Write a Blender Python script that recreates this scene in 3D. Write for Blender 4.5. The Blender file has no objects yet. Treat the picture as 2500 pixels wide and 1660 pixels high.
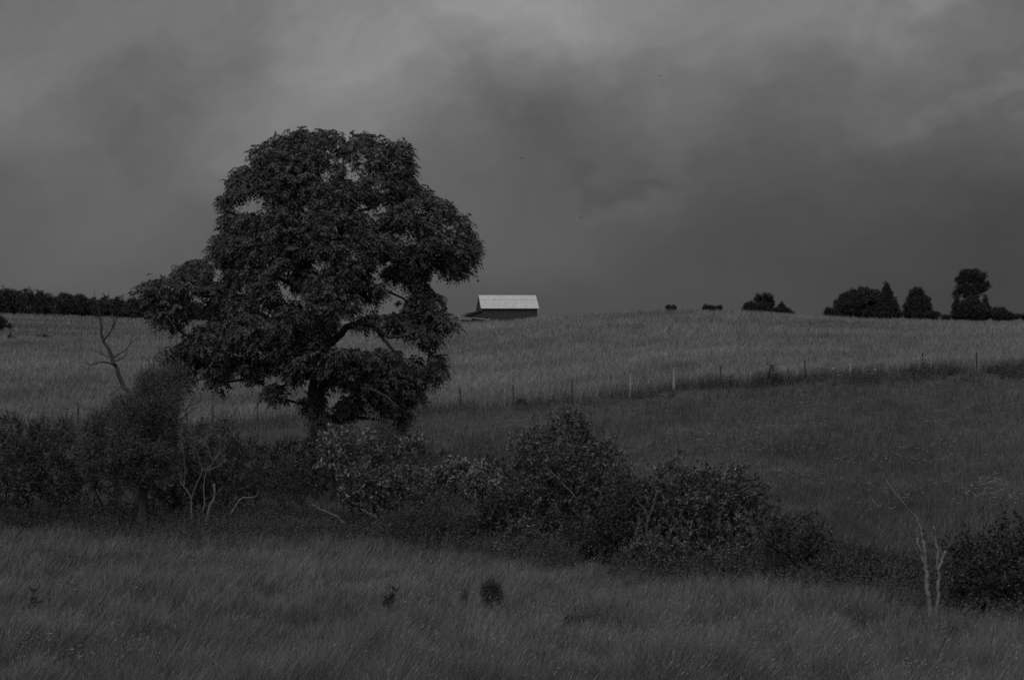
import bpy, math
import numpy as np
from mathutils import Vector

# ------------------------------------------------------------------ camera, sky, light
scene = bpy.context.scene
C = scene.collection
F = 3243.0            # focal length in units of the 2361-wide view
CX, HY = 1180.5, 746.0
CZ = 8.0

cam_d = bpy.data.cameras.new('camera')
cam = bpy.data.objects.new('camera', cam_d)
C.objects.link(cam)
cam.location = (0, 0, CZ)
cam.rotation_euler = (math.radians(90), 0, 0)
cam_d.sensor_width = 36.0
cam_d.lens = F / 2361 * 36
cam_d.shift_y = -(784 - HY) / 2361
cam_d.clip_start = 0.1
cam_d.clip_end = 12000
scene.camera = cam

scene.view_settings.view_transform = 'Standard'
scene.view_settings.look = 'None'
scene.view_settings.exposure = 0.0
scene.view_settings.gamma = 1.0
scene.cycles.use_denoising = False
scene.cycles.max_bounces = 6
scene.cycles.diffuse_bounces = 3
scene.cycles.glossy_bounces = 2
scene.cycles.pixel_filter_type = 'BLACKMAN_HARRIS'
scene.cycles.filter_width = 1.6

SUN_EL, SUN_ROT = math.radians(52), math.radians(200)
sun_d = bpy.data.lights.new('sun', 'SUN')
sun_d.energy = 1.3
sun_d.angle = math.radians(25)
sun_d.color = (1, 1, 1)
sun = bpy.data.objects.new('sun', sun_d)
C.objects.link(sun)
# the veiled sun stands behind the camera, a little to the left
sdir = Vector((math.sin(SUN_ROT) * math.cos(SUN_EL), math.cos(SUN_ROT) * math.cos(SUN_EL), math.sin(SUN_EL)))
sun.rotation_euler = sdir.to_track_quat('Z', 'Y').to_euler()
sun.location = (0, 0, 60)

world = bpy.data.worlds.new('World')
scene.world = world
world.use_nodes = True
wt = world.node_tree
wt.nodes.clear()
wn, wl = wt.nodes, wt.links


def val(x):
    return x


def mth(op, a, b=None, c=None, clamp=False):
    n = wn.new('ShaderNodeMath')
    n.operation = op
    n.use_clamp = clamp
    for i, s in enumerate((a, b, c)):
        if s is None:
            continue
        if isinstance(s, (int, float)):
            n.inputs[i].default_value = s
        else:
            wl.new(s, n.inputs[i])
    return n.outputs[0]


tc = wn.new('ShaderNodeTexCoord')
sep = wn.new('ShaderNodeSeparateXYZ')
wl.new(tc.outputs['Generated'], sep.inputs[0])
dx, dy, dz = sep.outputs
ys = mth('MAXIMUM', dy, 0.12)
u0 = mth('DIVIDE', dx, ys)
v0 = mth('DIVIDE', dz, ys)


def wnoise(scale, detail, rough, sx=1.0, sz=1.0, off=0.0, dist=0.0):
    comb = wn.new('ShaderNodeCombineXYZ')
    wl.new(mth('MULTIPLY', u0, sx), comb.inputs[0])
    wl.new(mth('MULTIPLY', v0, sz), comb.inputs[1])
    comb.inputs[2].default_value = off
    n = wn.new('ShaderNodeTexNoise')
    n.inputs['Scale'].default_value = scale
    n.inputs['Detail'].default_value = detail
    n.inputs['Roughness'].default_value = rough
    n.inputs['Distortion'].default_value = dist
    wl.new(comb.outputs[0], n.inputs['Vector'])
    return n.outputs['Fac']


# warp the directions a little so that cloud masses get torn edges
w1 = mth('SUBTRACT', wnoise(7, 4, .55, 1, 1.5, 3.1), .5)
w2 = mth('SUBTRACT', wnoise(7, 4, .55, 1, 1.5, 9.7), .5)
uu = mth('ADD', u0, mth('MULTIPLY', w1, .16))
vv = mth('ADD', v0, mth('MULTIPLY', w2, .15))

# storm sky: measured brightness of the cloud masses by direction, as a sum of soft lobes
pts = [(0, 30, .165), (250, 20, .18), (500, 30, .16), (800, 80, .25), (1100, 70, .23), (1320, 40, .275), (1700, 60, .19),
       (2090, 30, .19), (2340, 40, .12), (50, 180, .185), (230, 190, .125), (470, 180, .17), (700, 130, .235), (1000, 180, .19),
       (1250, 200, .16), (1600, 200, .15), (1950, 200, .13), (2270, 210, .135), (50, 320, .16), (230, 300, .105),
       (420, 330, .13), (560, 290, .17), (1000, 310, .14), (1200, 300, .115), (1480, 300, .118), (1700, 330, .12), (2000, 330, .098),
       (2300, 330, .09), (50, 470, .125), (300, 470, .135), (1100, 440, .12), (1350, 440, .10), (1650, 450, .09),
       (2000, 450, .084), (2300, 450, .080), (50, 600, .105), (350, 600, .112), (1150, 600, .095), (1500, 600, .078),
       (1900, 590, .062), (2300, 580, .054), (50, 700, .098), (500, 700, .10), (1200, 690, .085), (1600, 690, .076),
       (2000, 690, .067), (2330, 690, .058)]
A = np.array(pts)
PU, PV, PB = (A[:, 0] - CX) / F, (HY - A[:, 1]) / F, A[:, 2]
cu, cv = np.meshgrid(np.linspace(-.38, .38, 7), np.linspace(0, .235, 4))
cu, cv = cu.ravel(), cv.ravel()
SU, SV = .10, .065
G = np.exp(-((PU[:, None] - cu) / SU) ** 2 - ((PV[:, None] - cv) / SV) ** 2)
BASE = .10
lam = .01
wts = np.linalg.solve(G.T @ G + lam * np.eye(len(cu)), G.T @ (PB - BASE))
acc = None
for gu, gv, gw in zip(cu, cv, wts):
    a = mth('MULTIPLY', mth('SUBTRACT', uu, float(gu)), 1 / SU)
    b = mth('MULTIPLY', mth('SUBTRACT', vv, float(gv)), 1 / SV)
    r2 = mth('MULTIPLY_ADD', b, b, mth('MULTIPLY', a, a))
    e = mth('EXPONENT', mth('MULTIPLY', r2, -1.0))
    acc = mth('MULTIPLY_ADD', e, float(gw), acc if acc is not None else BASE)
# billowing cloud texture: two layers drawn out along the wind, rising to the right
def slanted(scale, detail, rough, ang, along, off, dist):
    ca, sa = math.cos(ang), math.sin(ang)
    p = mth('ADD', mth('MULTIPLY', uu, ca), mth('MULTIPLY', vv, sa))
    q = mth('ADD', mth('MULTIPLY', uu, -sa), mth('MULTIPLY', vv, ca))
    comb = wn.new('ShaderNodeCombineXYZ')
    wl.new(mth('MULTIPLY', p, along), comb.inputs[0])
    wl.new(q, comb.inputs[1])
    comb.inputs[2].default_value = off
    n = wn.new('ShaderNodeTexNoise')
    n.inputs['Scale'].default_value = scale
    n.inputs['Detail'].default_value = detail
    n.inputs['Roughness'].default_value = rough
    n.inputs['Distortion'].default_value = dist
    wl.new(comb.outputs[0], n.inputs['Vector'])
    return n.outputs['Fac']


def sharpen(x, lo, hi):
    n = wn.new('ShaderNodeMapRange')
    n.interpolation_type = 'SMOOTHSTEP'
    n.inputs['From Min'].default_value = lo
    n.inputs['From Max'].default_value = hi
    wl.new(x, n.inputs['Value'])
    return mth('SUBTRACT', n.outputs['Result'], .5)


nz = sharpen(slanted(6.5, 9, .6, .55, .62, 4.6, .25), .28, .72)
nz2 = sharpen(slanted(15, 8, .62, .35, .8, 5.3, .5), .28, .72)
nz3 = mth('SUBTRACT', slanted(38, 6, .6, .5, .7, 8.1, .2), .5)
fade = mth('ADD', mth('MULTIPLY', v0, 4.5), .12, clamp=True)
tex = mth('ADD', 1.0, mth('MULTIPLY', fade, mth('ADD', mth('ADD', mth('MULTIPLY', nz, .17), mth('MULTIPLY', nz2, .15)), mth('MULTIPLY', nz3, .26))))


def wisp(vx, vy, su, sv, ang, amp):
    gu, gv = (vx - CX) / F, (HY - vy) / F
    a = mth('SUBTRACT', uu, gu)
    b = mth('SUBTRACT', vv, gv)
    ca, sa = math.cos(ang), math.sin(ang)
    p = mth('MULTIPLY', mth('ADD', mth('MULTIPLY', a, ca), mth('MULTIPLY', b, sa)), F / su)
    q = mth('MULTIPLY', mth('ADD', mth('MULTIPLY', a, -sa), mth('MULTIPLY', b, ca)), F / sv)
    e = mth('EXPONENT', mth('MULTIPLY', mth('ADD', mth('MULTIPLY', p, p), mth('MULTIPLY', q, q)), -1.0))
    return mth('MULTIPLY', e, mth('ADD', amp, mth('MULTIPLY', nz3, amp * 3)))


acc = mth('ADD', acc, wisp(2270, 208, 130, 28, .35, .045))
acc = mth('ADD', acc, wisp(2080, 30, 90, 30, .6, .035))
acc = mth('ADD', acc, wisp(1190, 305, 60, 26, 1.0, .009))
acc = mth('ADD', acc, wisp(340, 245, 70, 30, -.5, .014))
acc = mth('ADD', acc, wisp(1550, 435, 160, 18, .05, .01))
acc = mth('ADD', acc, wisp(1500, 400, 160, 16, .05, -.015))
front = mth('MULTIPLY', acc, tex)
# overhead and behind the camera the cloud is thin and bright
up = mth('SUBTRACT', dz, .30, clamp=True)
upf = mth('MULTIPLY', up, 2.2, clamp=True)
back = mth('MULTIPLY', mth('SUBTRACT', .75, dy, clamp=True), .9, clamp=True)
openf = mth('MAXIMUM', upf, back)
openf = mth('MULTIPLY', openf, mth('MULTIPLY', mth('ADD', dz, .15, clamp=True), 3.0, clamp=True))
bright = mth('ADD', .22, mth('MULTIPLY', dz, .22))
cloud = mth('ADD', mth('MULTIPLY', front, mth('SUBTRACT', 1.0, openf)), mth('MULTIPLY', bright, openf))
cloud = mth('MAXIMUM', cloud, .02)
# clear-sky light filtering through, turned to neutral grey
sky = wn.new('ShaderNodeTexSky')
sky.sky_type = 'NISHITA'
sky.sun_disc = False
sky.sun_elevation = SUN_EL
sky.sun_rotation = SUN_ROT
bw = wn.new('ShaderNodeRGBToBW')
wl.new(sky.outputs[0], bw.inputs[0])
thru = mth('MULTIPLY', mth('MULTIPLY', bw.outputs[0], .25), openf)
tot = mth('ADD', mth('MULTIPLY', cloud, 10.0), thru)
bg = wn.new('ShaderNodeBackground')
wl.new(tot, bg.inputs['Color'])
bg.inputs['Strength'].default_value = 0.1
wo = wn.new('ShaderNodeOutputWorld')
wl.new(bg.outputs[0], wo.inputs['Surface'])
world.cycles.sampling_method = 'MANUAL'
world.cycles.sample_map_resolution = 512


# ------------------------------------------------------------------ helpers
def P(vx, vy, d):
    return np.array([(vx - CX) / F * d, d, CZ - (vy - HY) / F * d])


def rs(seed):
    return np.random.RandomState(seed)


def hash2(ix, iy, seed):
    n = (ix * 374761393 + iy * 668265263 + seed * 974634777) & 0xFFFFFFFF
    n = ((n ^ (n >> 13)) * 1274126177) & 0xFFFFFFFF
    return ((n ^ (n >> 16)) & 0xFFFF) / 65535.0


def vnoise(x, y, seed=0):
    x = np.asarray(x, float)
    y = np.asarray(y, float)
    ix = np.floor(x).astype(np.int64)
    iy = np.floor(y).astype(np.int64)
    fx, fy = x - ix, y - iy
    fx = fx * fx * (3 - 2 * fx)
    fy = fy * fy * (3 - 2 * fy)
    a = hash2(ix, iy, seed)
    b = hash2(ix + 1, iy, seed)
    c = hash2(ix, iy + 1, seed)
    d = hash2(ix + 1, iy + 1, seed)
    return (a * (1 - fx) + b * fx) * (1 - fy) + (c * (1 - fx) + d * fx) * fy


def fbm(x, y, seed=0, n=3):
    s, a, t = 0, 1, 0
    for i in range(n):
        s = s + a * vnoise(x * 2 ** i, y * 2 ** i, seed + i)
        t += a
        a *= .5
    return s / t


# ------------------------------------------------------------------ terrain heights
DN = [-40, 0, 3, 8, 16, 24, 30]
ZN = [-1.5, -1.7, -2.3, -3.9, -5.6, -5.96, -6.2]
cols = {
    -900: ([50, 56, 88, 130, 200, 240, 300, 460, 540, 800, 3000], [1203, 1170, 965, 845, 790, 775, 766, 712, 722, 728, 738]),
    0: ([50, 56, 88, 130, 200, 235, 290, 460, 540, 800, 3000], [1203, 1170, 972, 850, 793, 772, 778, 716, 726, 732, 738]),
    470: ([50, 56, 88, 130, 200, 230, 290, 460, 540, 800, 3000], [1203, 1170, 978, 872, 806, 784, 792, 736, 742, 744, 745]),
    750: ([50, 56, 88, 130, 200, 240, 300, 460, 540, 800, 3000], [1203, 1168, 962, 865, 795, 768, 752, 748, 750, 750, 748]),
    1056: ([46, 56, 88, 130, 200, 250, 300, 390, 540, 800, 3000], [1240, 1155, 948, 850, 774, 747, 746, 745, 749, 750, 750]),
    1240: ([44, 56, 88, 130, 200, 235, 300, 390, 540, 800, 3000], [1265, 1145, 932, 838, 742, 727, 733, 738, 745, 750, 750]),
    1450: ([42, 56, 88, 130, 190, 215, 300, 390, 540, 800, 3000], [1295, 1135, 915, 822, 722, 714, 724, 735, 745, 750, 750]),
    1650: ([40, 56, 88, 130, 190, 215, 300, 390, 540, 800, 3000], [1315, 1128, 892, 805, 717, 710, 722, 733, 745, 750, 750]),
    2000: ([38, 56, 88, 130, 190, 215, 300, 390, 540, 800, 3000], [1340, 1120, 872, 792, 738, 733, 739, 745, 748, 752, 752]),
    2361: ([34, 42, 56, 88, 130, 190, 300, 390, 540, 800, 3000], [1380, 1270, 1100, 848, 786, 745, 742, 748, 750, 752, 752]),
    3200: ([34, 42, 56, 88, 130, 190, 300, 390, 540, 800, 3000], [1380, 1270, 1090, 830, 775, 740, 742, 748, 750, 752, 752]),
}
TD = np.concatenate([[-40], np.linspace(0, 30, 31), 30 * 1.02 ** np.arange(1, 236)])
TX = np.arange(-900, 3201, 50)
ck = sorted(cols)
tab = []
for k in ck:
    d, y = cols[k]
    # standing grass adds to the skyline, so the soil lies lower
    y = [yy + np.interp(dd, [56, 88, 190, 235, 460, 800], [0, 0, 11, 9, 5, 0]) for yy, dd in zip(y, d)]
    z = [-(yy - HY) / F * dd for dd, yy in zip(d, y)]
    tab.append(np.interp(TD, DN + list(d), ZN + z))
tab = np.array(tab)
H = np.array([np.interp(TX, ck, tab[:, i]) for i in range(len(TD))]).T


def blur(a, k, axis):
    a = np.moveaxis(a, axis, 0)
    p = np.concatenate([a[:1]] * k + [a] + [a[-1:]] * k)
    o = sum(p[i:i + len(a)] for i in range(2 * k + 1)) / (2 * k + 1)
    return np.moveaxis(o, 0, axis)


for _ in range(2):
    H = blur(H, 2, 1)
    H = blur(H, 2, 0)


def ground_z(X, Y):
    X = np.asarray(X, float)
    Y = np.asarray(Y, float)
    dd = np.maximum(Y, 15)
    vx = np.clip(X / dd * F + CX, -900, 3199)
    fi = np.interp(Y, TD, np.arange(len(TD)))
    fx = (vx + 900) / 50
    i0 = np.clip(fi.astype(int), 0, len(TD) - 2)
    j0 = np.clip(fx.astype(int), 0, len(TX) - 2)
    a, b = fi - i0, fx - j0
    z = (H[j0, i0] * (1 - a) + H[j0, i0 + 1] * a) * (1 - b) + (H[j0 + 1, i0] * (1 - a) + H[j0 + 1, i0 + 1] * a) * b
    amp = np.clip((Y - 10) / 20, 0, 1)
    z = z + amp * (.35 * (fbm(X / 7, Y / 7, 5, 2) - .5) + .12 * (vnoise(X / 1.6, Y / 1.6, 9) - .5))
    return z + CZ


def ground_at(vx, d):
    X = (vx - CX) / F * d
    return np.array([X, d, float(ground_z(X, d))])


# ------------------------------------------------------------------ materials
def mat(name, base, isl=0.0, nz=0.0, scale=1.0, rough=.8, spec=.3, stretch=(1, 1, 1), nz2=0.0, scale2=.1, bump=0.0, metal=0.0):
    m = bpy.data.materials.new(name)
    m.use_nodes = True
    t = m.node_tree
    bs = t.nodes['Principled BSDF']
    bs.inputs['Roughness'].default_value = rough
    bs.inputs['Specular IOR Level'].default_value = spec
    bs.inputs['Metallic'].default_value = metal
    geo = t.nodes.new('ShaderNodeNewGeometry')

    def M(op, a, b):
        n = t.nodes.new('ShaderNodeMath')
        n.operation = op
        for i, s in enumerate((a, b)):
            if isinstance(s, (int, float)):
                n.inputs[i].default_value = s
            else:
                t.links.new(s, n.inputs[i])
        return n.outputs[0]

    def N(sc, det=4):
        mp = t.nodes.new('ShaderNodeMapping')
        mp.inputs['Scale'].default_value = stretch
        t.links.new(geo.outputs['Position'], mp.inputs['Vector'])
        n = t.nodes.new('ShaderNodeTexNoise')
        n.inputs['Scale'].default_value = sc
        n.inputs['Detail'].default_value = det
        n.inputs['Roughness'].default_value = .6
        t.links.new(mp.outputs[0], n.inputs['Vector'])
        return n.outputs['Fac']
    v = M('ADD', base, 0.0)
    if isl:
        v = M('MULTIPLY', v, M('ADD', 1 - isl, M('MULTIPLY', geo.outputs['Random Per Island'], 2 * isl)))
    if nz:
        n1 = N(scale)
        v = M('MULTIPLY', v, M('MAXIMUM', M('ADD', 1 - 2.2 * nz / 1, M('MULTIPLY', n1, 4.4 * nz)), .1))
    if nz2:
        n2 = N(scale2, 3)
        v = M('MULTIPLY', v, M('MAXIMUM', M('ADD', 1 - 2.2 * nz2, M('MULTIPLY', n2, 4.4 * nz2)), .1))
    t.links.new(v, bs.inputs['Base Color'])
    if bump:
        b = t.nodes.new('ShaderNodeBump')
        b.inputs['Strength'].default_value = bump
        b.inputs['Distance'].default_value = .03
        t.links.new(N(scale * 3), b.inputs['Height'])
        t.links.new(b.outputs[0], bs.inputs['Normal'])
    return m


M_ground = mat('meadow_soil', .055, nz=.35, scale=1.2, nz2=.35, scale2=.05, rough=.95, spec=.1, bump=.6)
M_fgrass = mat('foreground_grass', .115, isl=.25, nz=.33, scale=.9, nz2=.22, scale2=.2, rough=.6, spec=.25)
M_seed = mat('seed_heads', .17, isl=.5, rough=.6, spec=.3)
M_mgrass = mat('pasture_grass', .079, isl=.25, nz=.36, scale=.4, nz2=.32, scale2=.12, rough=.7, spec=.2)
M_hgrass = mat('hill_grass', .170, isl=.15, nz=.30, scale=.3, nz2=.36, scale2=.045, rough=.7, spec=.2)  # broad patch noise mixes grass tones with painted shading of the undulations
M_dgrass = mat('distant_slope_grass', .165, isl=.12, nz=.38, scale=.045, nz2=.35, scale2=.02, rough=.7, spec=.2, stretch=(.35, 1.6, 1))  # stretched noise bands put the shade of the slope's dips into the colour
M_weed = mat('weed_leaves', .045, isl=.5, nz=.2, scale=.8, rough=.5, spec=.35)
M_flower = mat('flower_heads', .28, isl=.3, rough=.8)
M_walnut = mat('walnut_leaves', .053, isl=.22, nz=.38, scale=.8, rough=.55, spec=.35)
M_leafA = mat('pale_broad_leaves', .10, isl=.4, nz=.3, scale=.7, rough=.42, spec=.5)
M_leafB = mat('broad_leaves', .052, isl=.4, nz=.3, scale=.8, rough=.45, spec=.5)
M_leafD = mat('dark_broad_leaves', .018, isl=.6, nz=.3, scale=.8, rough=.5, spec=.4)  # near-black leaves; in the undergrowth this tone stands in for shade
M_cedar = mat('feathery_foliage', .078, isl=.4, nz=.25, scale=1.5, rough=.8, spec=.15)
M_far = mat('distant_foliage', .036, isl=.5, nz=.25, scale=.4, rough=.85, spec=.1)
M_bark = mat('dark_bark', .045, nz=.35, scale=5, stretch=(1, 1, .25), rough=.9, spec=.15, bump=.8)
M_twig = mat('twig_bark', .05, nz=.3, scale=8, rough=.9, spec=.15)
M_dead = mat('weathered_dead_wood', .11, nz=.4, scale=9, rough=.85, spec=.2, bump=.6)
M_deadD = mat('dark_dead_wood', .07, nz=.35, scale=7, rough=.9, spec=.15, bump=.6)
M_pale = mat('pale_smooth_bark', .14, nz=.4, scale=10, rough=.8, spec=.2, bump=.5)
M_post = mat('weathered_post_wood', .20, nz=.3, scale=8, stretch=(1, 1, .2), rough=.9, bump=.5)
M_steel = mat('painted_steel', .02, rough=.6)
M_wire = mat('wire_steel', .12, rough=.5, metal=.6)
M_roof = mat('galvanised_roof', .41, nz=.17, scale=.9, stretch=(1.5, 1, .3), nz2=.06, scale2=.25, rough=.75, spec=.25)
M_barn = mat('dark_barn_boards', .035, nz=.35, scale=1.5, stretch=(6, 6, .3), rough=.9)
M_barnroof2 = mat('dark_shed_roof', .04, nz=.3, scale=1, rough=.8)
M_white = mat('white_paint', .8, nz=.06, scale=4, rough=.6)
M_board = mat('pale_fence_boards', .27, nz=.15, scale=3, rough=.8)
M_bird = mat('black_feathers', .02, rough=.7)


# ------------------------------------------------------------------ mesh building
class MB:
    def __init__(self):
        self.v, self.q, self.n = [], [], 0

    def add(self, V, Q):
        V = np.asarray(V, float).reshape(-1, 3)
        Q = np.asarray(Q, np.int64).reshape(-1, 4)
        self.v.append(V)
        self.q.append(Q + self.n)
        self.n += len(V)

    def build(self, name, m, parent=None, smooth=False, loc=None):
        V = np.concatenate(self.v)
        Q = np.concatenate(self.q)
        if parent is not None:
            V = V - np.array(parent['_loc'])
        elif loc is not None:
            V = V - np.array(loc)
        me = bpy.data.meshes.new(name)
        me.vertices.add(len(V))
        me.vertices.foreach_set('co', V.astype(np.float32).ravel())
        tri = Q[:, 3] < 0
        tri = (Q[:, 3] == Q[:, 2])
        cnt = np.where(tri, 3, 4)
        starts = np.concatenate([[0], np.cumsum(cnt)[:-1]])
        loops = Q.ravel()
        if tri.any():
            keep = np.ones(len(loops), bool)
            keep[np.nonzero(tri)[0] * 4 + 3] = False
            loops = loops[keep]
        me.loops.add(len(loops))
        me.loops.foreach_set('vertex_index', loops.astype(np.int32))
        me.polygons.add(len(Q))
        me.polygons.foreach_set('loop_start', starts.astype(np.int32))
        me.polygons.foreach_set('use_smooth', np.full(len(Q), smooth))
        me.update(calc_edges=True)
        me.materials.append(m)
        o = bpy.data.objects.new(name, me)
        C.objects.link(o)
        if parent is not None:
            o.parent = parent
        elif loc is not None:
            o.location = loc
        return o


def tag(o, label=None, cat=None, group=None, kind=None):
    if label:
        o['label'] = label
    if cat:
        o['category'] = cat
    if group:
        o['group'] = group
    if kind:
        o['kind'] = kind
    return o


ALL = []


def thing(name, label, cat, loc, group=None):
    o = bpy.data.objects.new(name, None)
    C.objects.link(o)
    o.location = tuple(float(c) for c in loc)
    o.empty_display_size = .3
    o['_loc'] = [float(c) for c in loc]
    tag(o, label, cat, group)
    ALL.append(o)
    return o


def box(mb, lo, hi, R=None, org=None):
    x0, y0, z0 = lo
    x1, y1, z1 = hi
    V = np.array([[x0, y0, z0], [x1, y0, z0], [x1, y1, z0], [x0, y1, z0], [x0, y0, z1], [x1, y0, z1], [x1, y1, z1], [x0, y1, z1]], float)
    if R is not None:
        V = V @ R.T + org
    mb.add(V, [[0, 3, 2, 1], [4, 5, 6, 7], [0, 1, 5, 4], [1, 2, 6, 5], [2, 3, 7, 6], [3, 0, 4, 7]])


def prism(mb, poly, a, b, axis, R, org):
    """poly: 2D points in the two other local axes; extruded from a to b along axis"""
    n = len(poly)
    V = []
    for t in (a, b):
        for p in poly:
            V.append([t, p[0], p[1]] if axis == 0 else [p[0], t, p[1]])
    V = np.array(V, float) @ R.T + org
    Q = [[i, (i + 1) % n, n + (i + 1) % n, n + i] for i in range(n)]
    for i in range(1, n - 1):
        Q.append([0, i + 1, i, i])
        Q.append([n, n + i, n + i + 1, n + i + 1])
    mb.add(V, Q)


def smooth_path(pts, sub=4, jit=0.0, r=None):
    pts = np.asarray(pts, float)
    if len(pts) < 3 and not jit:
        t = np.linspace(0, 1, sub + 1)[:, None]
        return pts[0] * (1 - t) + pts[1] * t
    p = np.concatenate([[2 * pts[0] - pts[1]], pts, [2 * pts[-1] - pts[-2]]])
    out = []
    for i in range(1, len(p) - 2):
        for k in range(sub):
            t = k / sub
            out.append(.5 * ((2 * p[i]) + (-p[i - 1] + p[i + 1]) * t + (2 * p[i - 1] - 5 * p[i] + 4 * p[i + 1] - p[i + 2]) * t ** 2
                             + (-p[i - 1] + 3 * p[i] - 3 * p[i + 1] + p[i + 2]) * t ** 3))
    out.append(pts[-1])
    out = np.array(out)
    if jit and r is not None:
        out[1:-1] += r.normal(0, jit, out[1:-1].shape)
    return out


def tube(mb, pts, r0, r1, n=6, sub=4, jit=0.0, r=None, power=1.0):
    if sub:
        pts = smooth_path(pts, sub, jit, r)
    pts = np.asarray(pts, float)
    k = len(pts)
    if np.isscalar(r0):
        t = np.linspace(0, 1, k) ** power
        rad = r0 * (1 - t) + r1 * t
    else:
        rad = np.asarray(r0)
    tan = np.gradient(pts, axis=0)
    tan /= np.linalg.norm(tan, axis=1)[:, None] + 1e-9
    ref = np.array([0.3, 1, 0.1]) if abs(tan[0][1]) < .8 else np.array([1, 0.2, 0])
    V = []
    ang = np.arange(n) * 2 * math.pi / n
    for i in range(k):
        a = np.cross(tan[i], ref)
        a /= np.linalg.norm(a)
        b = np.cross(tan[i], a)
        ref = np.cross(a, tan[i])
        V.append(pts[i] + rad[i] * (np.cos(ang)[:, None] * a + np.sin(ang)[:, None] * b))
    V = np.concatenate(V)
    Q = []
    for i in range(k - 1):
        for j in range(n):
            Q.append([i * n + j, i * n + (j + 1) % n, (i + 1) * n + (j + 1) % n, (i + 1) * n + j])
    for j in range(1, n - 1):
        Q.append([0, j + 1, j, j])
        e = (k - 1) * n
        Q.append([e, e + j, e + j + 1, e + j + 1])
    mb.add(V, Q)


def unit(v):
    return v / (np.linalg.norm(v, axis=-1, keepdims=True) + 1e-9)


def kites(mb, base, a, L, W, r, fold=.15):
    """leaf-shaped faces, base points + directions a"""
    n = len(base)
    rnd = unit(r.normal(0, 1, (n, 3)))
    b = unit(np.cross(a, rnd))
    c = np.cross(a, b)
    L = np.broadcast_to(L, (n,))[:, None]
    W = np.broadcast_to(W, (n,))[:, None]
    m = base + a * L * .42 + c * L * fold
    V = np.stack([base, m + b * W / 2, base + a * L, m - b * W / 2], 1).reshape(-1, 3)
    Q = np.arange(4 * n).reshape(-1, 4)
    mb.add(V, Q)


def compound(mb, base, a, L, r, pairs=5, ll=.12, lw=.042, droop=.7):
    """pinnate leaves: arching rachis with pairs of hanging leaflets"""
    n = len(base)
    L = np.broadcast_to(L, (n,))
    down = np.array([0, 0, -1.0])
    side = unit(np.cross(a, down) + r.normal(0, .15, (n, 3)))
    bs, ds, ls, ws = [], [], [], []
    for k in range(pairs + 1):
        t = (k + .6) / (pairs + .6)
        p = base + a * (L * t)[:, None] + down * (droop * L * t * t * .8)[:, None]
        tang = unit(a + down * (1.6 * droop * t))
        sz = .75 + .5 * math.sin(math.pi * min(t, .9))
        if k == pairs:
            bs.append(p); ds.append(tang); ls.append(np.full(n, ll * sz)); ws.append(np.full(n, lw * sz))
        else:
            for s in (-1, 1):
                bs.append(p)
                ds.append(unit(side * s * .9 + tang * .55 + down * .35 + r.normal(0, .18, (n, 3))))
                ls.append(ll * sz * r.uniform(.8, 1.2, n))
                ws.append(lw * sz * r.uniform(.8, 1.2, n))
    kites(mb, np.concatenate(bs), np.concatenate(ds), np.concatenate(ls), np.concatenate(ws), r, .08)


def inpoly(px, py, poly):
    poly = np.asarray(poly, float)
    ins = np.zeros(len(px), bool)
    j = len(poly) - 1
    dmin = np.full(len(px), 1e9)
    for i in range(len(poly)):
        xi, yi = poly[i]
        xj, yj = poly[j]
        c = ((yi > py) != (yj > py)) & (px < (xj - xi) * (py - yi) / (yj - yi + 1e-12) + xi)
        ins ^= c
        ex, ey = xj - xi, yj - yi
        t = np.clip(((px - xi) * ex + (py - yi) * ey) / (ex * ex + ey * ey + 1e-9), 0, 1)
        dmin = np.minimum(dmin, np.hypot(px - xi - t * ex, py - yi - t * ey))
        j = i
    return ins, dmin


def poisson(p, md, limit=100000):
    """greedy thinning of points p (n,3) with minimum spacing md"""
    keep = []
    arr = np.empty((0, 3))
    for q in p:
        if len(arr) == 0 or np.min(np.sum((arr - q) ** 2, 1)) > md * md:
            arr = np.vstack([arr, q])
            keep.append(q)
            if len(keep) >= limit:
                break
    return arr


def grow(nodes, targets, root_par, r, step=.9, sag=0.0):
    """connect targets to a growing node set; returns positions, parents"""
    pos = [np.array(p) for p in nodes]
    par = list(root_par)
    base = pos[0]
    order = np.argsort(np.linalg.norm((targets - base) * np.array([1, 1, .8]), axis=1))
    tip = []
    for i in order:
        t = targets[i]
        P_ = np.array(pos)
        dd = np.linalg.norm(P_ - t, axis=1)
        pen = np.where(P_[:, 2] > t[2] + .4, 1.0 + (P_[:, 2] - t[2]), 0)
        k = int(np.argmin(dd + pen))
        n = max(1, int(dd[k] / step))
        p0 = pos[k]
        last = k
        for s in range(1, n + 1):
            f = s / n
            q = p0 * (1 - f) + t * f
            if s < n:
                q = q + r.normal(0, .1 * step, 3) + np.array([0, 0, .12 * dd[k] * math.sin(math.pi * f)])
            pos.append(q)
            par.append(last)
            last = len(pos) - 1
        tip.append(last)
    return np.array(pos), par, tip


def limbs_mesh(mb, pos, par, first, r_tip, expo=2.4, n=5, cap=None):
    cnt = np.zeros(len(pos))
    kids = [[] for _ in pos]
    for i, p in enumerate(par):
        if p >= 0:
            kids[p].append(i)
    for i in range(len(pos) - 1, -1, -1):
        cnt[i] = max(1, sum(cnt[k] for k in kids[i]))
    rad = r_tip * cnt ** (1 / expo)
    if cap is not None:
        rad = np.minimum(rad, cap)
    done = set()
    for i in range(first, len(pos)):
        if i in done:
            continue
        chain = [par[i], i]
        done.add(i)
        c = i
        while kids[c]:
            c = max(kids[c], key=lambda k: cnt[k])
            if c in done:
                break
            chain.append(c)
            done.add(c)
        pts = pos[chain]
        rr = rad[chain]
        rr[0] = rr[1]
        P2 = smooth_path(pts, 2)
        R2 = np.interp(np.linspace(0, len(chain) - 1, len(P2)), np.arange(len(chain)), rr)
        tube(mb, P2, R2, None, n=n, sub=0)


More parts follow.
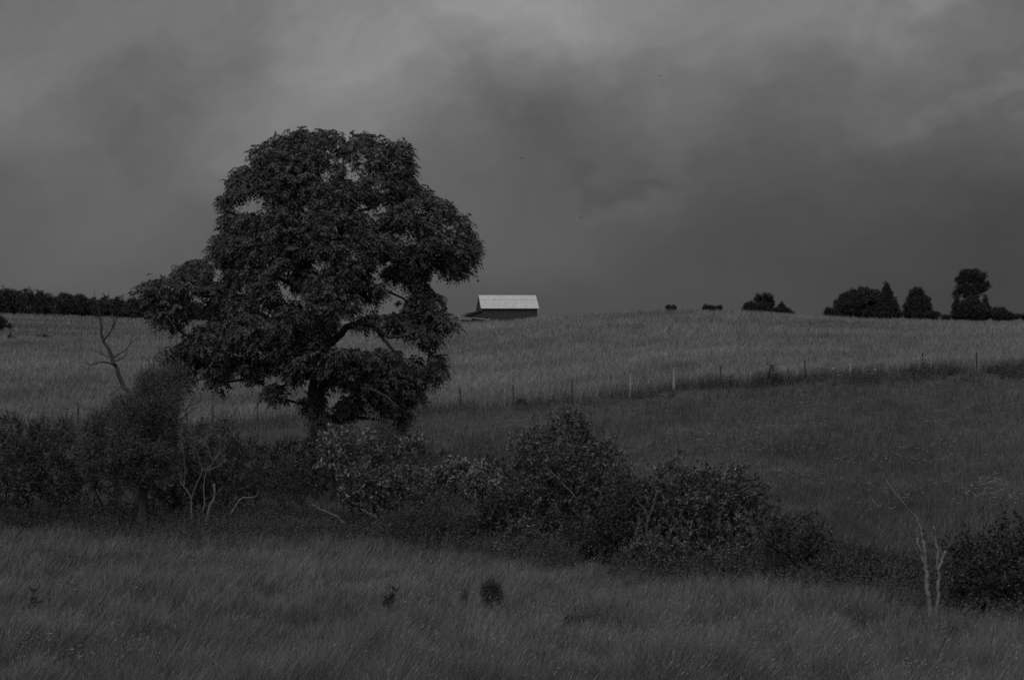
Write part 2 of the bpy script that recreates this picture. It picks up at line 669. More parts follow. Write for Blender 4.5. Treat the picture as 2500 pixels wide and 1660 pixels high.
# ------------------------------------------------------------------ ground sheet
un = np.concatenate([-np.geomspace(8, .5, 14), np.linspace(-.47, .47, 190), np.geomspace(.5, 8, 14)])
dn = np.concatenate([[-400, -60, -20, -8], np.linspace(0, 22, 14)[:-1], 22 * 1.0135 ** np.arange(0, 240), [650, 800, 1100, 1600, 2400, 4000, 8000]])
UU, DD = np.meshgrid(un, dn, indexing='ij')
XX = UU * np.maximum(DD, 15)
XX = np.where(DD < 0, UU * (15 + -DD), XX)
ZZ = ground_z(XX, DD)
gv = np.stack([XX, DD, ZZ], -1).reshape(-1, 3)
nu, nd = UU.shape
ii, jj = np.meshgrid(np.arange(nu - 1), np.arange(nd - 1), indexing='ij')
a = (ii * nd + jj).ravel()
gq = np.stack([a, a + nd, a + nd + 1, a + 1], 1)
mb = MB()
mb.add(gv, gq)
tag(mb.build('meadow_ground', M_ground, smooth=True), kind='structure')


# ------------------------------------------------------------------ grass
def blades(mb, base, h, w, lean, r, bend=.25):
    n = len(base)
    yaw = r.uniform(0, math.pi, n)
    s = np.stack([np.cos(yaw), np.sin(yaw), np.zeros(n)], 1) * (w / 2)[:, None]
    ld = np.concatenate([lean, np.zeros((n, 1))], 1)
    m = base + ld * (h * .35)[:, None] + np.array([0, 0, 1.0]) * (h * .58)[:, None]
    t = base + ld * (h * (1 + bend))[:, None] + np.array([0, 0, 1.0]) * h[:, None]
    V = np.stack([base - s, base + s, m + s * .75, m - s * .75, t + s * .12, t - s * .12], 1).reshape(-1, 3)
    k = (np.arange(n) * 6)[:, None]
    Q = np.stack([k + [0, 1, 2, 3], k + [3, 2, 4, 5]], 1).reshape(-1, 4)
    mb.add(V, Q)
    return t, m


def scatter(n, d0, d1, r, u=.40, powr=1.0):
    """points in the viewed wedge, denser in pixels near than far when powr > 0"""
    t = r.uniform(0, 1, n)
    if powr == 0:
        d = np.sqrt(d0 ** 2 + t * (d1 ** 2 - d0 ** 2))
    else:
        d = 1 / (1 / d0 - t * (1 / d0 - 1 / d1))
    X = r.uniform(-u, u, n) * d
    return X, d


# near edge of the brush-filled gully, as distance for a view column
def edge_d(vx):
    return np.interp(vx, [0, 300, 600, 900, 1200, 1500, 1800, 2050, 2361], [47.5, 45.5, 44, 41.5, 39.2, 36.2, 34.2, 31.2, 27])


def grass_field(name, n, d0, d1, hfun, w0, m, seed, powr, leanx, keep=None, seeds=0, seedm=None, tuft=3):
    r = rs(seed)
    X, D = scatter(n // tuft, d0, d1, r, powr=powr)
    X = np.repeat(X, tuft) + r.normal(0, .05, len(X) * tuft) * (1 + np.repeat(D, tuft) / 60)
    D = np.repeat(D, tuft) + r.normal(0, .06, len(D) * tuft)
    if keep is not None:
        k = keep(X, D, r)
        X, D = X[k], D[k]
    z = ground_z(X, D) - .03
    h = hfun(X, D, r)
    w = w0(D) * r.uniform(.6, 1.3, len(X))
    wind = fbm(X / 5, D / 5, seed + 3, 2)
    lx = leanx * (.2 + 1.6 * wind) + r.normal(0, .2, len(X))
    ly = r.normal(0, .2, len(X))
    mb = MB()
    t, mm = blades(mb, np.stack([X, D, z], 1), h, w, np.stack([lx, ly], 1), r)
    o = mb.build(name, m)
    tag(o, kind='stuff')
    if seeds:
        sel = r.permutation(len(X))[:seeds]
        dens = fbm(X[sel] / 4, D[sel] / 4, seed + 9, 2)
        sel = sel[dens + r.normal(0, .12, len(sel)) > .42]
        b = t[sel]
        a = unit(t[sel] - mm[sel] + np.array([.25, 0, 0]) * h[sel][:, None])
        mb2 = MB()
        kites(mb2, b - a * .03, a, r.uniform(.05, .12, len(sel)), r.uniform(.005, .011, len(sel)), r, .1)
        o2 = mb2.build(name.replace('grass', 'grass_seed_heads'), seedm)
        tag(o2, kind='stuff')
    return o


def fg_keep(X, D, r):
    vx = X / D * F + CX
    e = edge_d(vx) + 5.5 * (fbm(X / 1.8, D / 1.8, 77, 3) - .5)
    return D < e + r.exponential(1.2, len(X))


def fg_h(X, D, r):
    return (.25 + .62 * fbm(X / 2.2, D / 2.2, 21, 3)) * r.uniform(.6, 1.2, len(X)) * (.6 + .8 * vnoise(X / .45, D / .7, 23)) * np.interp(D, [25, 40], [1.15, .8]) * np.interp(edge_d(X / D * F + CX) - D, [0, 4], [.75, 1])


o = grass_field('foreground_grass', 640000, 18.5, 48, fg_h, lambda D: .003 + .00022 * D, M_fgrass, 11, .5, .13, fg_keep, 42000, M_seed)
tag(o, 'tall pale wind-blown meadow grass across the foreground', 'grass')


def mid_keep(X, D, r):
    vx = X / D * F + CX
    return D > edge_d(vx) + 3 + r.uniform(0, 2, len(X))


def mid_h(X, D, r):
    return (.25 + .35 * fbm(X / 4, D / 4, 31, 3)) * r.uniform(.6, 1.2, len(X))


def fence_d(vx):
    return np.interp(vx, [0, 500, 1100, 1650, 2361], [86, 86, 88, 88, 88])


def mid_keep2(X, D, r):
    vx = X / D * F + CX
    return mid_keep(X, D, r) & (D < fence_d(vx) + .8 + r.normal(0, .6, len(X)))


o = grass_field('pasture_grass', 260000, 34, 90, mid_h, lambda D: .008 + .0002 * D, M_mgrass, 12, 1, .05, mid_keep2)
tag(o, 'darker grazed pasture grass between the gully and the wire fence', 'grass')


def hill_keep(X, D, r):
    vx = X / D * F + CX
    return D > fence_d(vx) + .9 + r.normal(0, .4, len(X))


def hill_h(X, D, r):
    return (.45 + .55 * fbm(X / 6, D / 6, 41, 3)) * r.uniform(.6, 1.25, len(X))


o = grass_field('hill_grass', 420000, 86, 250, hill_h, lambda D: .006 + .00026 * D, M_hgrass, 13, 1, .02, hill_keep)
tag(o, 'tall pale grass covering the hill beyond the fence', 'grass')


def far_keep(X, D, r):
    vx = X / D * F + CX
    return vx < 1150


o = grass_field('distant_grass', 90000, 245, 480, hill_h, lambda D: .0004 * D, M_dgrass, 14, 1, .05, far_keep)
tag(o, 'pale distant grass on the far left slope below the wood', 'grass')


# ------------------------------------------------------------------ weeds and flowers
def weed_stuff(name, label, n, place, hmin, hmax, m, seed, leafl=.09, leafw=.025, nl=12, cat='weeds'):
    r = rs(seed)
    X, D = place(n, r)
    n = len(X)
    base = np.stack([X, D, ground_z(X, D)], 1)
    h = r.uniform(hmin, hmax, n)
    ld = np.stack([r.normal(.1, .15, n), r.normal(0, .12, n)], 1)
    mb = MB()
    t, mm = blades(mb, base, h, np.full(n, .012), ld, r, .1)
    for k in range(nl):
        f = (k + 1) / nl
        p = base * (1 - f) + t * f
        az = k * 2.4 + r.uniform(0, 6.28, n)
        a = unit(np.stack([np.cos(az), np.sin(az), r.uniform(-.1, .8, n)], 1))
        kites(mb, p, a, leafl * r.uniform(.6, 1.3, n) * (1.2 - .5 * f), leafw * r.uniform(.7, 1.3, n), r, .12)
    o = mb.build(name, m)
    tag(o, label, cat, kind='stuff')


def gully_edge(n, r):
    vx = r.uniform(-60, 2420, n)
    e = edge_d(vx)
    D = e + r.normal(-.2, 1.6, n)
    X = (vx - CX) / F * D
    k = fbm(X / 2, D / 2, 66, 2) > .32
    return X[k], D[k]


weed_stuff('gully_weeds', 'leafy dark weeds along the edge of the gully', 17000, gully_edge, .35, .95, M_weed, 51)


def gully_floor(n, r):
    vx = r.uniform(-60, 2420, n)
    D = edge_d(vx) + r.uniform(1, 9, n)
    X = (vx - CX) / F * D
    return X, D


weed_stuff('gully_ground_cover', 'low dark leafy ground cover in the bottom of the gully', 20000, gully_floor, .2, .6, M_leafD, 52, .08, .035, 10, 'ground cover')


def fence_row(n, r):
    vx = np.concatenate([r.uniform(1540, 2420, int(n * .75)), r.uniform(430, 1540, int(n * .25))])
    D = fence_d(vx) - .4 + r.normal(0, 1.3, n) - r.exponential(1.0, n)
    X = (vx - CX) / F * D
    k = fbm(X / 1.6, D / 1.2, 67, 3) > .47
    return X[k], D[k]


weed_stuff('fence_row_weeds', 'dark leafy weeds grown up under the wire fence', 11000, fence_row, .15, .95, M_weed, 53, .11, .04, 9)


def flowers(name, label, n, place, m, seed, size):
    r = rs(seed)
    X, D, h = place(n, r)
    n = len(X)
    base = np.stack([X, D, ground_z(X, D)], 1)
    mb = MB()
    ld = r.normal(0, .06, (n, 2))
    t, mm = blades(mb, base, h, np.full(n, .0008), ld, r, .05)
    k = 7
    for j in range(k):
        az = r.uniform(0, 6.28, n)
        q = t + np.stack([np.cos(az), np.sin(az), r.uniform(-.1, .25, n)], 1) * (size * r.uniform(.1, .6, n))[:, None]
        a = unit(np.stack([np.cos(az), np.sin(az), np.full(n, .25)], 1))
        kites(mb, q, a, size * .4, size * .3, r, .05)
    o = mb.build(name, m)
    tag(o, label, 'wildflowers', kind='stuff')


def fl_mid(n, r):
    vx = r.uniform(1350, 2361, n)
    vy = r.uniform(880, 1230, n)
    D = np.interp(vy, [870, 950, 1050, 1150, 1300], [86, 74, 63, 53, 44])
    X = (vx - CX) / F * D
    w = fbm(X / 3.5, D / 3.5, 88, 2) + .1 * (vx - 1500) / 800
    k = (w > .60) & (D > edge_d(vx) + 3)
    X, D = X[k], D[k]
    X = X + r.normal(0, .25, len(X))
    return X, D, r.uniform(.35, .6, len(X))


flowers('pasture_flowers', 'tiny white umbels dotted through the pasture', 2600, fl_mid, M_flower, 61, .085)


def fl_fg(n, r):
    cc = [(150, 1470), (80, 1480), (105, 1492), (190, 1525), (330, 1530), (160, 1362), (300, 1372), (360, 1555), (1985, 1510), (1160, 1278), (1150, 1268), (900, 1540), (600, 1545), (2110, 1560)]
    X, D = [], []
    for cx, cy in cc:
        d = 5 / ((cy - HY) / F - .04)
        d = 4.45 / ((cy - HY) / F - .04)
        m = 7
        D += list(np.full(m, d) + r.normal(0, .15, m))
        X += list((cx - CX) / F * d + r.normal(0, .12, m))
    X, D = np.array(X), np.array(D)
    return X, D, r.uniform(.55, .75, len(X))


flowers('foreground_flowers', 'small white wildflowers scattered in the foreground grass', 0, fl_fg, M_flower, 62, .05)


# ------------------------------------------------------------------ walnut tree
def walnut():
    r = rs(101)
    d = 55.0
    root = ground_at(749, d)
    t = thing('walnut_tree', 'large dark spreading tree with drooping leafy boughs standing alone in the gully', 'tree', root)
    outline = [(660, 315), (685, 293), (712, 303), (735, 298), (790, 310), (802, 325), (812, 320), (820, 299), (850, 316), (880, 316), (895, 323), (935, 328), (947, 350), (940, 365),
               (955, 375), (952, 410), (975, 430), (1000, 448), (1022, 456), (1045, 468), (1057, 492), (1077, 495), (1078, 530), (1100, 546), (1102, 590), (1086, 614), (1062, 632), (1030, 640),
               (1018, 620), (990, 618), (978, 645), (1000, 668), (1020, 688), (1024, 713), (1042, 723), (1058, 740), (1052, 760), (1012, 772), (1004, 800), (1028, 830), (1030, 862), (1012, 876),
               (985, 884), (970, 900), (980, 925), (946, 930), (942, 960), (935, 987), (900, 990), (872, 940), (840, 958), (820, 950), (800, 975), (740, 975), (705, 955), (694, 930), (675, 920), (637, 930),
               (608, 912), (622, 885), (608, 858), (579, 891), (555, 862), (536, 842), (529, 876), (500, 900), (478, 870), (458, 845), (445, 880), (428, 903), (415, 880), (383, 857), (370, 830), (378, 803),
               (420, 793), (425, 770), (458, 752), (484, 748), (500, 726), (482, 706), (440, 712), (422, 742), (400, 757), (372, 754), (348, 736), (352, 706), (318, 690), (312, 678), (343, 643), (390, 638), (418, 608), (440, 598), (472, 596),
               (489, 614), (482, 640), (500, 654), (516, 640), (505, 610), (488, 590), (480, 570), (500, 540), (514, 520), (510, 490), (500, 465), (523, 440), (518, 408), (545, 393), (580, 378), (583, 350), (610, 333), (630, 318)]
    holes = [(585, 456, 26, 6), (565, 481, 36, 8), (745, 402, 12, 8), (777, 535, 13, 18), (661, 622, 8, 8), (649, 653, 12, 10), (950, 548, 8, 8), (1026, 520, 6, 12), (873, 610, 13, 8), (863, 638, 12, 8),
             (678, 682, 8, 8), (893, 700, 20, 18), (905, 661, 10, 10), (508, 718, 8, 10), (610, 718, 9, 6), (809, 584, 8, 8), (969, 482, 8, 8), (850, 782, 62, 24), (940, 800, 26, 14), (713, 878, 10, 26),
             (543, 816, 8, 8), (590, 822, 8, 7), (778, 892, 9, 10), (682, 905, 12, 12), (762, 925, 9, 12), (805, 905, 12, 9), (850, 940, 9, 9), (820, 850, 10, 7), (798, 757, 16, 10), (770, 790, 10, 12), (690, 480, 8, 5), (820, 470, 7, 5), (1000, 655, 10, 8), (600, 600, 6, 5), (560, 660, 6, 5), (735, 620, 7, 5), (860, 520, 6, 5), (915, 590, 7, 5), (640, 560, 6, 5), (455, 690, 20, 8), (640, 870, 10, 12), (668, 895, 9, 9)]
    small = []
    while len(small) < 85:
        hx, hy = r.uniform(480, 1040), r.uniform(340, 900)
        i_, d_ = inpoly(np.array([hx]), np.array([hy]), outline)
        if i_[0] and d_[0] > 22:
            small.append((hx, hy, r.uniform(3, 9), r.uniform(3, 7)))
    n = 110000
    px = r.uniform(310, 1104, n)
    py = r.uniform(292, 990, n)
    ins, dist = inpoly(px, py, outline)
    k = ins & (dist > 7)
    for hx, hy, hw, hh in holes:
        k &= ((px - hx) / (hw + 17)) ** 2 + ((py - hy) / (hh + 15)) ** 2 > 1
    for hx, hy, hw, hh in small:
        k &= ((px - hx) / (hw + 9)) ** 2 + ((py - hy) / (hh + 8)) ** 2 > 1
    px, py, dist = px[k], py[k], dist[k]
    half = np.sqrt(np.clip(dist / 210, 0, 1)) * 3.5
    s = r.uniform(-1, 1, len(px))
    s = np.sign(s) * np.abs(s) ** .5
    dd = d + s * half
    pts = np.array([P(a, b, c) for a, b, c in zip(px, py, dd)])
    # irregular masses of foliage with gaps between them
    def n3(p, sc, sd):
        return (vnoise(p[:, 0] / sc + 91, p[:, 2] / (sc * .8) + 17, sd) + vnoise(p[:, 1] / sc + 33, p[:, 2] / sc + 71, sd + 1) + vnoise(p[:, 0] / sc + 7, p[:, 1] / sc + 5, sd + 2)) / 3
    dens = .62 * n3(pts, 1.1, 37) + .38 * n3(pts, .5, 43)
    thr = np.where(dist < 26, .42, .512)
    targets = poisson(pts[dens > thr][:34000], .375, 1900)
    print('clusters', len(targets))
    # trunk and main limbs
    trunk = np.array([root + [0, 0, -.3], P(748, 1110, d), P(742, 1040, d), P(731, 960, d - .1), P(730, 900, d), P(738, 850, d), P(746, 790, d), P(749, 720, d), P(752, 650, d + .2), P(765, 590, d), P(785, 545, d)])
    rad = np.array([.50, .40, .36, .34, .33, .31, .29, .25, .21, .16, .12])
    mbt = MB()
    T = smooth_path(trunk, 5)
    R = np.interp(np.linspace(0, 10, len(T)), np.arange(11), rad)
    T[1:-1] += r.normal(0, .015, T[1:-1].shape)
    tube(mbt, T, R, None, n=12, sub=0)
    mbt.build('trunk', M_bark, t, smooth=True)
    limbs = [
        ([(752, 800, 0), (775, 782, -.4), (800, 757, -.8), (830, 745, -1), (865, 758, -1.2), (895, 775, -1.4), (930, 772, -1.6), (975, 760, -1.8)], .17, .03),
        ([(865, 758, -1.2), (885, 780, -1.2), (900, 800, -1.3), (935, 830, -1.4), (980, 850, -1.6)], .09, .03),
        ([(742, 860, 0), (765, 880, -.6), (790, 873, -1.2), (830, 885, -1.8), (880, 910, -2.2), (920, 940, -2.3)], .13, .03),
        ([(730, 915, 0), (722, 880, -.3), (712, 850, -.7), (690, 820, -1.1), (650, 790, -1.6), (600, 760, -2.0), (540, 770, -2.0)], .16, .03),
        ([(690, 820, -1.1), (640, 835, -1.2), (580, 830, -1.2), (520, 820, -1), (450, 820, -1)], .09, .025),
        ([(749, 720, 0), (720, 690, .5), (680, 660, 1), (640, 640, 1.2), (590, 620, 1.5), (530, 590, 1.4)], .13, .03),
        ([(640, 745, -.8), (590, 722, -.6), (540, 705, -.3), (490, 690, 0), (450, 672, .2), (400, 668, .2), (345, 672, .2)], .11, .025),
        ([(749, 745, 0), (700, 745, -.5), (640, 745, -.8)], .12, .11),
        ([(752, 660, 0), (790, 630, -.8), (850, 610, -1.3), (910, 600, -1.3), (980, 590, -1.0), (1060, 570, -.6)], .13, .03),
        ([(765, 590, 0), (735, 540, .3), (700, 490, .6), (650, 440, .8), (610, 400, .6)], .12, .03),
        ([(785, 545, 0), (800, 500, .2), (830, 440, .4), (860, 390, .2), (880, 350, .1)], .10, .025),
        ([(785, 545, 0), (778, 510, -.6), (760, 450, -1), (730, 390, -1), (710, 340, -.5)], .10, .025),
        ([(800, 500, .2), (850, 480, 1), (910, 450, 1.2), (970, 460, 1)], .08, .025),
        ([(752, 690, 0), (800, 680, 1), (860, 660, 1.8), (930, 690, 2), (990, 730, 1.6)], .10, .025),
        ([(752, 700, 0), (700, 640, -1.5), (650, 560, -2.2), (590, 520, -2), (540, 490, -1.4)], .10, .025),
    ]
    nodes, par = [], []
    for i, p in enumerate(T[::2]):
        nodes.append(p)
        par.append(i - 1)
    for L, r0, r1 in limbs:
        pp = np.array([P(x, y, d + o_) for x, y, o_ in L])
        pp = smooth_path(pp, 4)
        pp[1:-1] += r.normal(0, .03, pp[1:-1].shape)
        mbl = MB()
        tube(mbl, pp, np.linspace(r0, r1, len(pp)), None, n=8, sub=0)
        mbl.build('limb', M_bark, t, smooth=True)
        P_ = np.array(nodes)
        last = int(np.argmin(np.sum((P_ - pp[0]) ** 2, 1)))
        for q in pp[1::2]:
            nodes.append(q)
            par.append(last)
            last = len(nodes) - 1
    first = len(nodes)
    pos, par, tips = grow(nodes, targets, par, r, .8)
    mbb = MB()
    limbs_mesh(mbb, pos, par, first, .012, 2.1, 5, cap=.09)
    mbb.build('branches', M_bark, t)
    # twigs and leaves around every branch end
    mbf, mbw = MB(), MB()
    nl = 15
    T_ = targets
    nt = len(T_)
    dirs = unit(r.normal(0, 1, (nt * nl, 3)) * [1, 1, .8] + [0.1, 0, .15])
    rad_ = r.uniform(.05, .27, (nt * nl, 1))
    c = np.repeat(T_, nl, 0)
    # each cluster is flattened and a little tilted, as on a real bough
    base = c + dirs * rad_
    a = unit(dirs * [1, 1, .6] + r.normal(0, .5, dirs.shape) + [.15, 0, .15])
    # thin out inside gaps and beyond the outline
    vx = base[:, 0] / base[:, 1] * F + CX
    vy = HY - (base[:, 2] - CZ) / base[:, 1] * F
    ins, dist = inpoly(vx, vy, outline)
    k = np.where(ins, dist, -dist) > 12 * (vnoise(base[:, 0] / .35 + 40, base[:, 2] / .35 + 40, 77) * 2 - 1) - 2
    for hx, hy, hw, hh in holes + small:
        k &= ((vx - hx) / (hw + 1)) ** 2 + ((vy - hy) / (hh + 1)) ** 2 > r.uniform(.75, 1.1, len(vx))
    base, a = base[k], a[k]
    compound(mbf, base, a, r.uniform(.18, .42, len(base)), r, 4, .15, .056, .85)
    mbf.build('foliage', M_walnut, t)
    sel = r.permutation(len(base))[:6000]
    for i in sel[:2600]:
        b = base[i]
        j = int(np.argmin(np.sum((T_ - b) ** 2, 1)))
        tube(mbw, [T_[j], (T_[j] + b) / 2 + [0, 0, .04], b], .010, .005, n=3, sub=0)
    mbw.build('twigs', M_twig, t)


walnut()


# ------------------------------------------------------------------ bushes and other trees
def settle(vx, d):
    """distance of a gully plant measured back from the near edge of the gully"""
    old = np.interp(vx, [0, 300, 600, 900, 1200, 1500, 1800, 2050, 2361], [50, 49, 48.5, 47, 42.5, 40, 37.5, 34.5, 29])
    return float(edge_d(vx) - .6 + max(0, (d - old)) * .85)


GF = 'small dark shrubs in the foreground grass'


def woody(name, label, cat, vx0, d, lobes, m, seed, ll, lw, nper, spacing, group=None, mode='broad', stems=3, bark=None, trunk=None,
          rtip=.008, base_z=None, depth=1.0, crad=None, stem_r=.04, up=.2, ragged=False):
    """lobes: (cx, cy, rx, ry[, depth offset]) ellipses seen in the view at distance d, filled as ellipsoids of clumps"""
    r = rs(seed)
    if 29 < d < 54.5 and group != GF:
        d = settle(vx0, d)
    root = ground_at(vx0, d)
    if base_z is not None:
        root[2] = base_z
    t = thing(name, label, cat, root, group)
    pts = []
    for L in lobes:
        cx, cy, rx, ry = L[:4]
        off = L[4] if len(L) > 4 else 0
        c = P(cx, cy, d + off)
        s = d / F
        vol = max(8, int(60 * rx * ry * s * s / (spacing ** 2)))
        q = unit(r.normal(0, 1, (vol, 3))) * (r.uniform(0, 1, (vol, 1)) ** .38)
        R = np.array([rx * s, min(rx, ry * 1.3) * s * depth, ry * s])
        cr = crad or spacing
        R = np.maximum(R - cr * .12, R * .3)
        pts.append(c + q * R)
    pts = np.concatenate(pts)
    r.shuffle(pts)
    gz = ground_z(pts[:, 0], pts[:, 1])
    if (pts[:, 2] > gz + .05).sum() < 6:
        print('LOW', label, pts[:, 2].mean() - gz.mean())
        pts[:, 2] += max(0, gz.mean() + .15 - pts[:, 2].min())
        gz = gz - 1
    pts = pts[pts[:, 2] > gz + .05]
    if ragged:
        nn = vnoise(pts[:, 0] / (spacing * 1.9) + seed, pts[:, 2] / (spacing * 1.5) + 5, seed) * .6 + vnoise(pts[:, 1] / (spacing * 2) + 9, pts[:, 2] / spacing + seed, seed + 1) * .4
        if (nn > .42).sum() > 8:
            pts = pts[nn > .42]
        pts = pts + r.normal(0, .28, pts.shape) * spacing
    T_ = poisson(pts, spacing, 620)
    bark = bark or M_twig
    nodes, par = [root + [0, 0, -.2]], [-1]
    if trunk is not None:
        tp, r0, r1 = trunk
        pp = smooth_path(np.array([root + [0, 0, -.3]] + [P(x, y, d) for x, y in tp]), 4)
        mbt = MB()
        tube(mbt, pp, r0, r1, n=8, sub=0, power=.8)
        mbt.build('trunk', bark, t, smooth=True)
        for q in pp[1:]:
            nodes.append(q)
            par.append(len(nodes) - 2)
    else:
        mn = np.mean(T_, 0)
        for k in range(stems):
            x = r.normal(0, 1) * spacing * .6
            p0 = root + [x, r.normal(0, .15), -.15]
            p1 = root * .55 + mn * .45 + r.normal(0, 1, 3) * spacing * [1.2, .8, .2]
            nodes.append(p0); par.append(0)
            nodes.append((p0 + p1) / 2 + r.normal(0, .08, 3)); par.append(len(nodes) - 2)
            nodes.append(p1); par.append(len(nodes) - 2)
    first = 1 if trunk is None else len(nodes)
    pos, par, tips = grow(nodes, T_, par, r, spacing)
    mbb = MB()
    limbs_mesh(mbb, pos, par, first, rtip, 2.2, 4, cap=stem_r)
    nt = len(T_)
    cr = crad or spacing
    mbf = MB()
    if mode == 'broad':
        # leafy shoots: leaves along short shoots that point up and with the wind
        sh = max(1, nper // 9)
        n = nt * sh
        c = np.repeat(T_, sh, 0)
        sd = unit(r.normal(0, 1, (n, 3)) + [.25, 0, up * 2])
        b0 = c + unit(r.normal(0, 1, (n, 3))) * r.uniform(.1, 1, (n, 1)) * cr * .8
        sl = cr * r.uniform(.5, 1.0, n)
        for k in range(9):
            f = (k + .5) / 9
            p = b0 + sd * (sl * f)[:, None]
            a = unit(sd * .6 + r.normal(0, .6, (n, 3)) + [.12, 0, .12])
            kites(mbf, p, a, ll * r.uniform(.5, 1.35, n) * (1.15 - .4 * f), lw * r.uniform(.8, 1.2, n), r, .12)
        top = T_[np.argsort(-(T_[:, 2] + r.normal(0, .5, len(T_))))[:int(16 + len(T_) * .06)]]
        for q in top:
            ln = r.uniform(.35, .95) * min(1, spacing / .3)
            e = q + unit(np.array([.25, 0, 1]) + r.normal(0, .4, 3)) * ln
            mid = (q + e) / 2 + r.normal(0, .04, 3)
            tube(mbb, [q, mid, e], rtip * .7, rtip * .35, n=3, sub=0)
            kk = r.randint(3, 14)
            f = r.uniform(.3, 1, (kk, 1))
            kites(mbf, q * (1 - f) + e * f, unit(r.normal(0, 1, (kk, 3)) + [.2, 0, .6]), ll * r.uniform(.7, 1.2, kk), lw * r.uniform(.7, 1.1, kk), r, .12)
        idx = r.permutation(n)[:min(n, 900)]
        for i in idx:
            tube(mbb, [b0[i], b0[i] + sd[i] * sl[i]], rtip * .5, rtip * .3, n=3, sub=0)
    elif mode == 'fine':
        n = nt * nper
        c = np.repeat(T_, nper, 0)
        dr = unit(r.normal(0, 1, (n, 3)))
        b0 = c + dr * (r.uniform(.1, 1.25, (n, 1)) if not ragged else r.uniform(.1, 1, (n, 1)) * r.uniform(.5, 1.7, (nt, 1)).repeat(nper, 0)) * cr * .9
        a = unit(dr + r.normal(0, .5, (n, 3)) + [.3, 0, up])
        kites(mbf, b0, a, ll * r.uniform(.5, 1.4, n), lw * r.uniform(.6, 1.2, n), r, .08)
    mbb.build('branches' if trunk is not None else 'stems', bark, t)
    mbf.build('foliage', m, t)
    return t


def bare(name, label, cat, d, runs, m, seed, base=None, group=None, n=6, part='stem', offs=.25, twigs=0, fixed=None, thin=None):
    """leafless wood: runs of view points with start and end radius"""
    r = rs(seed)
    x0, y0 = runs[0][0][0]
    if fixed is None:
        d = settle(x0, d)
    loc = ground_at(x0, d) if base is None else P(x0, y0, d)
    t = thing(name, label, cat, loc, group)
    prev = []
    for i, (pl, r0, r1) in enumerate(runs):
        if i == 0:
            do = 0.0
            pp = [P(x, y, d) for x, y in pl]
            if base is None:
                pp[0][2] = min(pp[0][2], loc[2] - .15)
        else:
            s = r.uniform(-1, 1) * offs
            L = len(pl) - 1
            # start on the nearest earlier wood so that it joins
            q0 = P(*pl[0], d)
            allp = np.concatenate(prev)
            dd_ = np.hypot(allp[:, 0] - q0[0], allp[:, 2] - q0[2])
            j = int(np.argmin(dd_))
            start = allp[j] if dd_[j] < .22 else q0
            d0 = start[1]
            pp = [start] + [P(x, y, d0 + s * (k + 1)) for k, (x, y) in enumerate(pl[1:])]
        pp = smooth_path(np.array(pp), 4)
        pp[1:-1] += r.normal(0, 1, pp[1:-1].shape) * max(r1, r0) * .22
        prev.append(pp)
        mb = MB()
        tube(mb, pp, r0, r1, n=n, sub=0)
        nm = part if isinstance(part, str) else part[min(i, len(part) - 1)]
        mb.build(nm, thin if thin and r0 < .019 else m, t, smooth=True)
        for _ in range(twigs):
            k = r.randint(len(pp) // 2, len(pp))
            q = pp[k]
            dr = unit(pp[-1] - pp[0] + r.normal(0, .5, 3) * np.linalg.norm(pp[-1] - pp[0]))
            ln = r.uniform(.12, .45)
            tw = MB()
            tube(tw, [q, q + dr * ln * .5 + r.normal(0, .02, 3), q + dr * ln + r.normal(0, .04, 3)], r1 * .7, r1 * .3, n=4, sub=2)
            tw.build('twig', thin or m, t)
    return t


GB = 'bushes filling the gully'

# --- left side thicket
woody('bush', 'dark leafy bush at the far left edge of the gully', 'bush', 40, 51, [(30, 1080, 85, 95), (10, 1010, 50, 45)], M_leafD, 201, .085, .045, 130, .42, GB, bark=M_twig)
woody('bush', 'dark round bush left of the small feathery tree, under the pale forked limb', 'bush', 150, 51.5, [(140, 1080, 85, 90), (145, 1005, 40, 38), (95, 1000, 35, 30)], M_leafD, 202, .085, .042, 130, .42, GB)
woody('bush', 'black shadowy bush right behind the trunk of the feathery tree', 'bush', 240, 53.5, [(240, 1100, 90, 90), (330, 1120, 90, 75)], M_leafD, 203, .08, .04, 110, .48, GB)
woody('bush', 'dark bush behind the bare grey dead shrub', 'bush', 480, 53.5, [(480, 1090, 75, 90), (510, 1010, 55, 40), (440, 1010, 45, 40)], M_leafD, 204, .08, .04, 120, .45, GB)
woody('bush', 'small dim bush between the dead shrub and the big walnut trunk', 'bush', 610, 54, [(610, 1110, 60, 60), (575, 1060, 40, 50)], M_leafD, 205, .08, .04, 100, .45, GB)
woody('feathery_tree', 'small soft feathery tree with a short thick trunk in the left thicket', 'tree', 333, 48.5,
      [(300, 1020, 105, 65), (330, 1075, 90, 45), (240, 990, 60, 45), (360, 905, 55, 55, .3), (392, 880, 34, 34, .4), (330, 950, 70, 50), (375, 940, 45, 45), (225, 1060, 45, 35)], M_cedar, 210, .115, .026, 330, .33,
      mode='fine', bark=M_bark, trunk=([(330, 1150), (336, 1105), (330, 1050), (320, 1000), (345, 930)], .17, .05), up=.5)
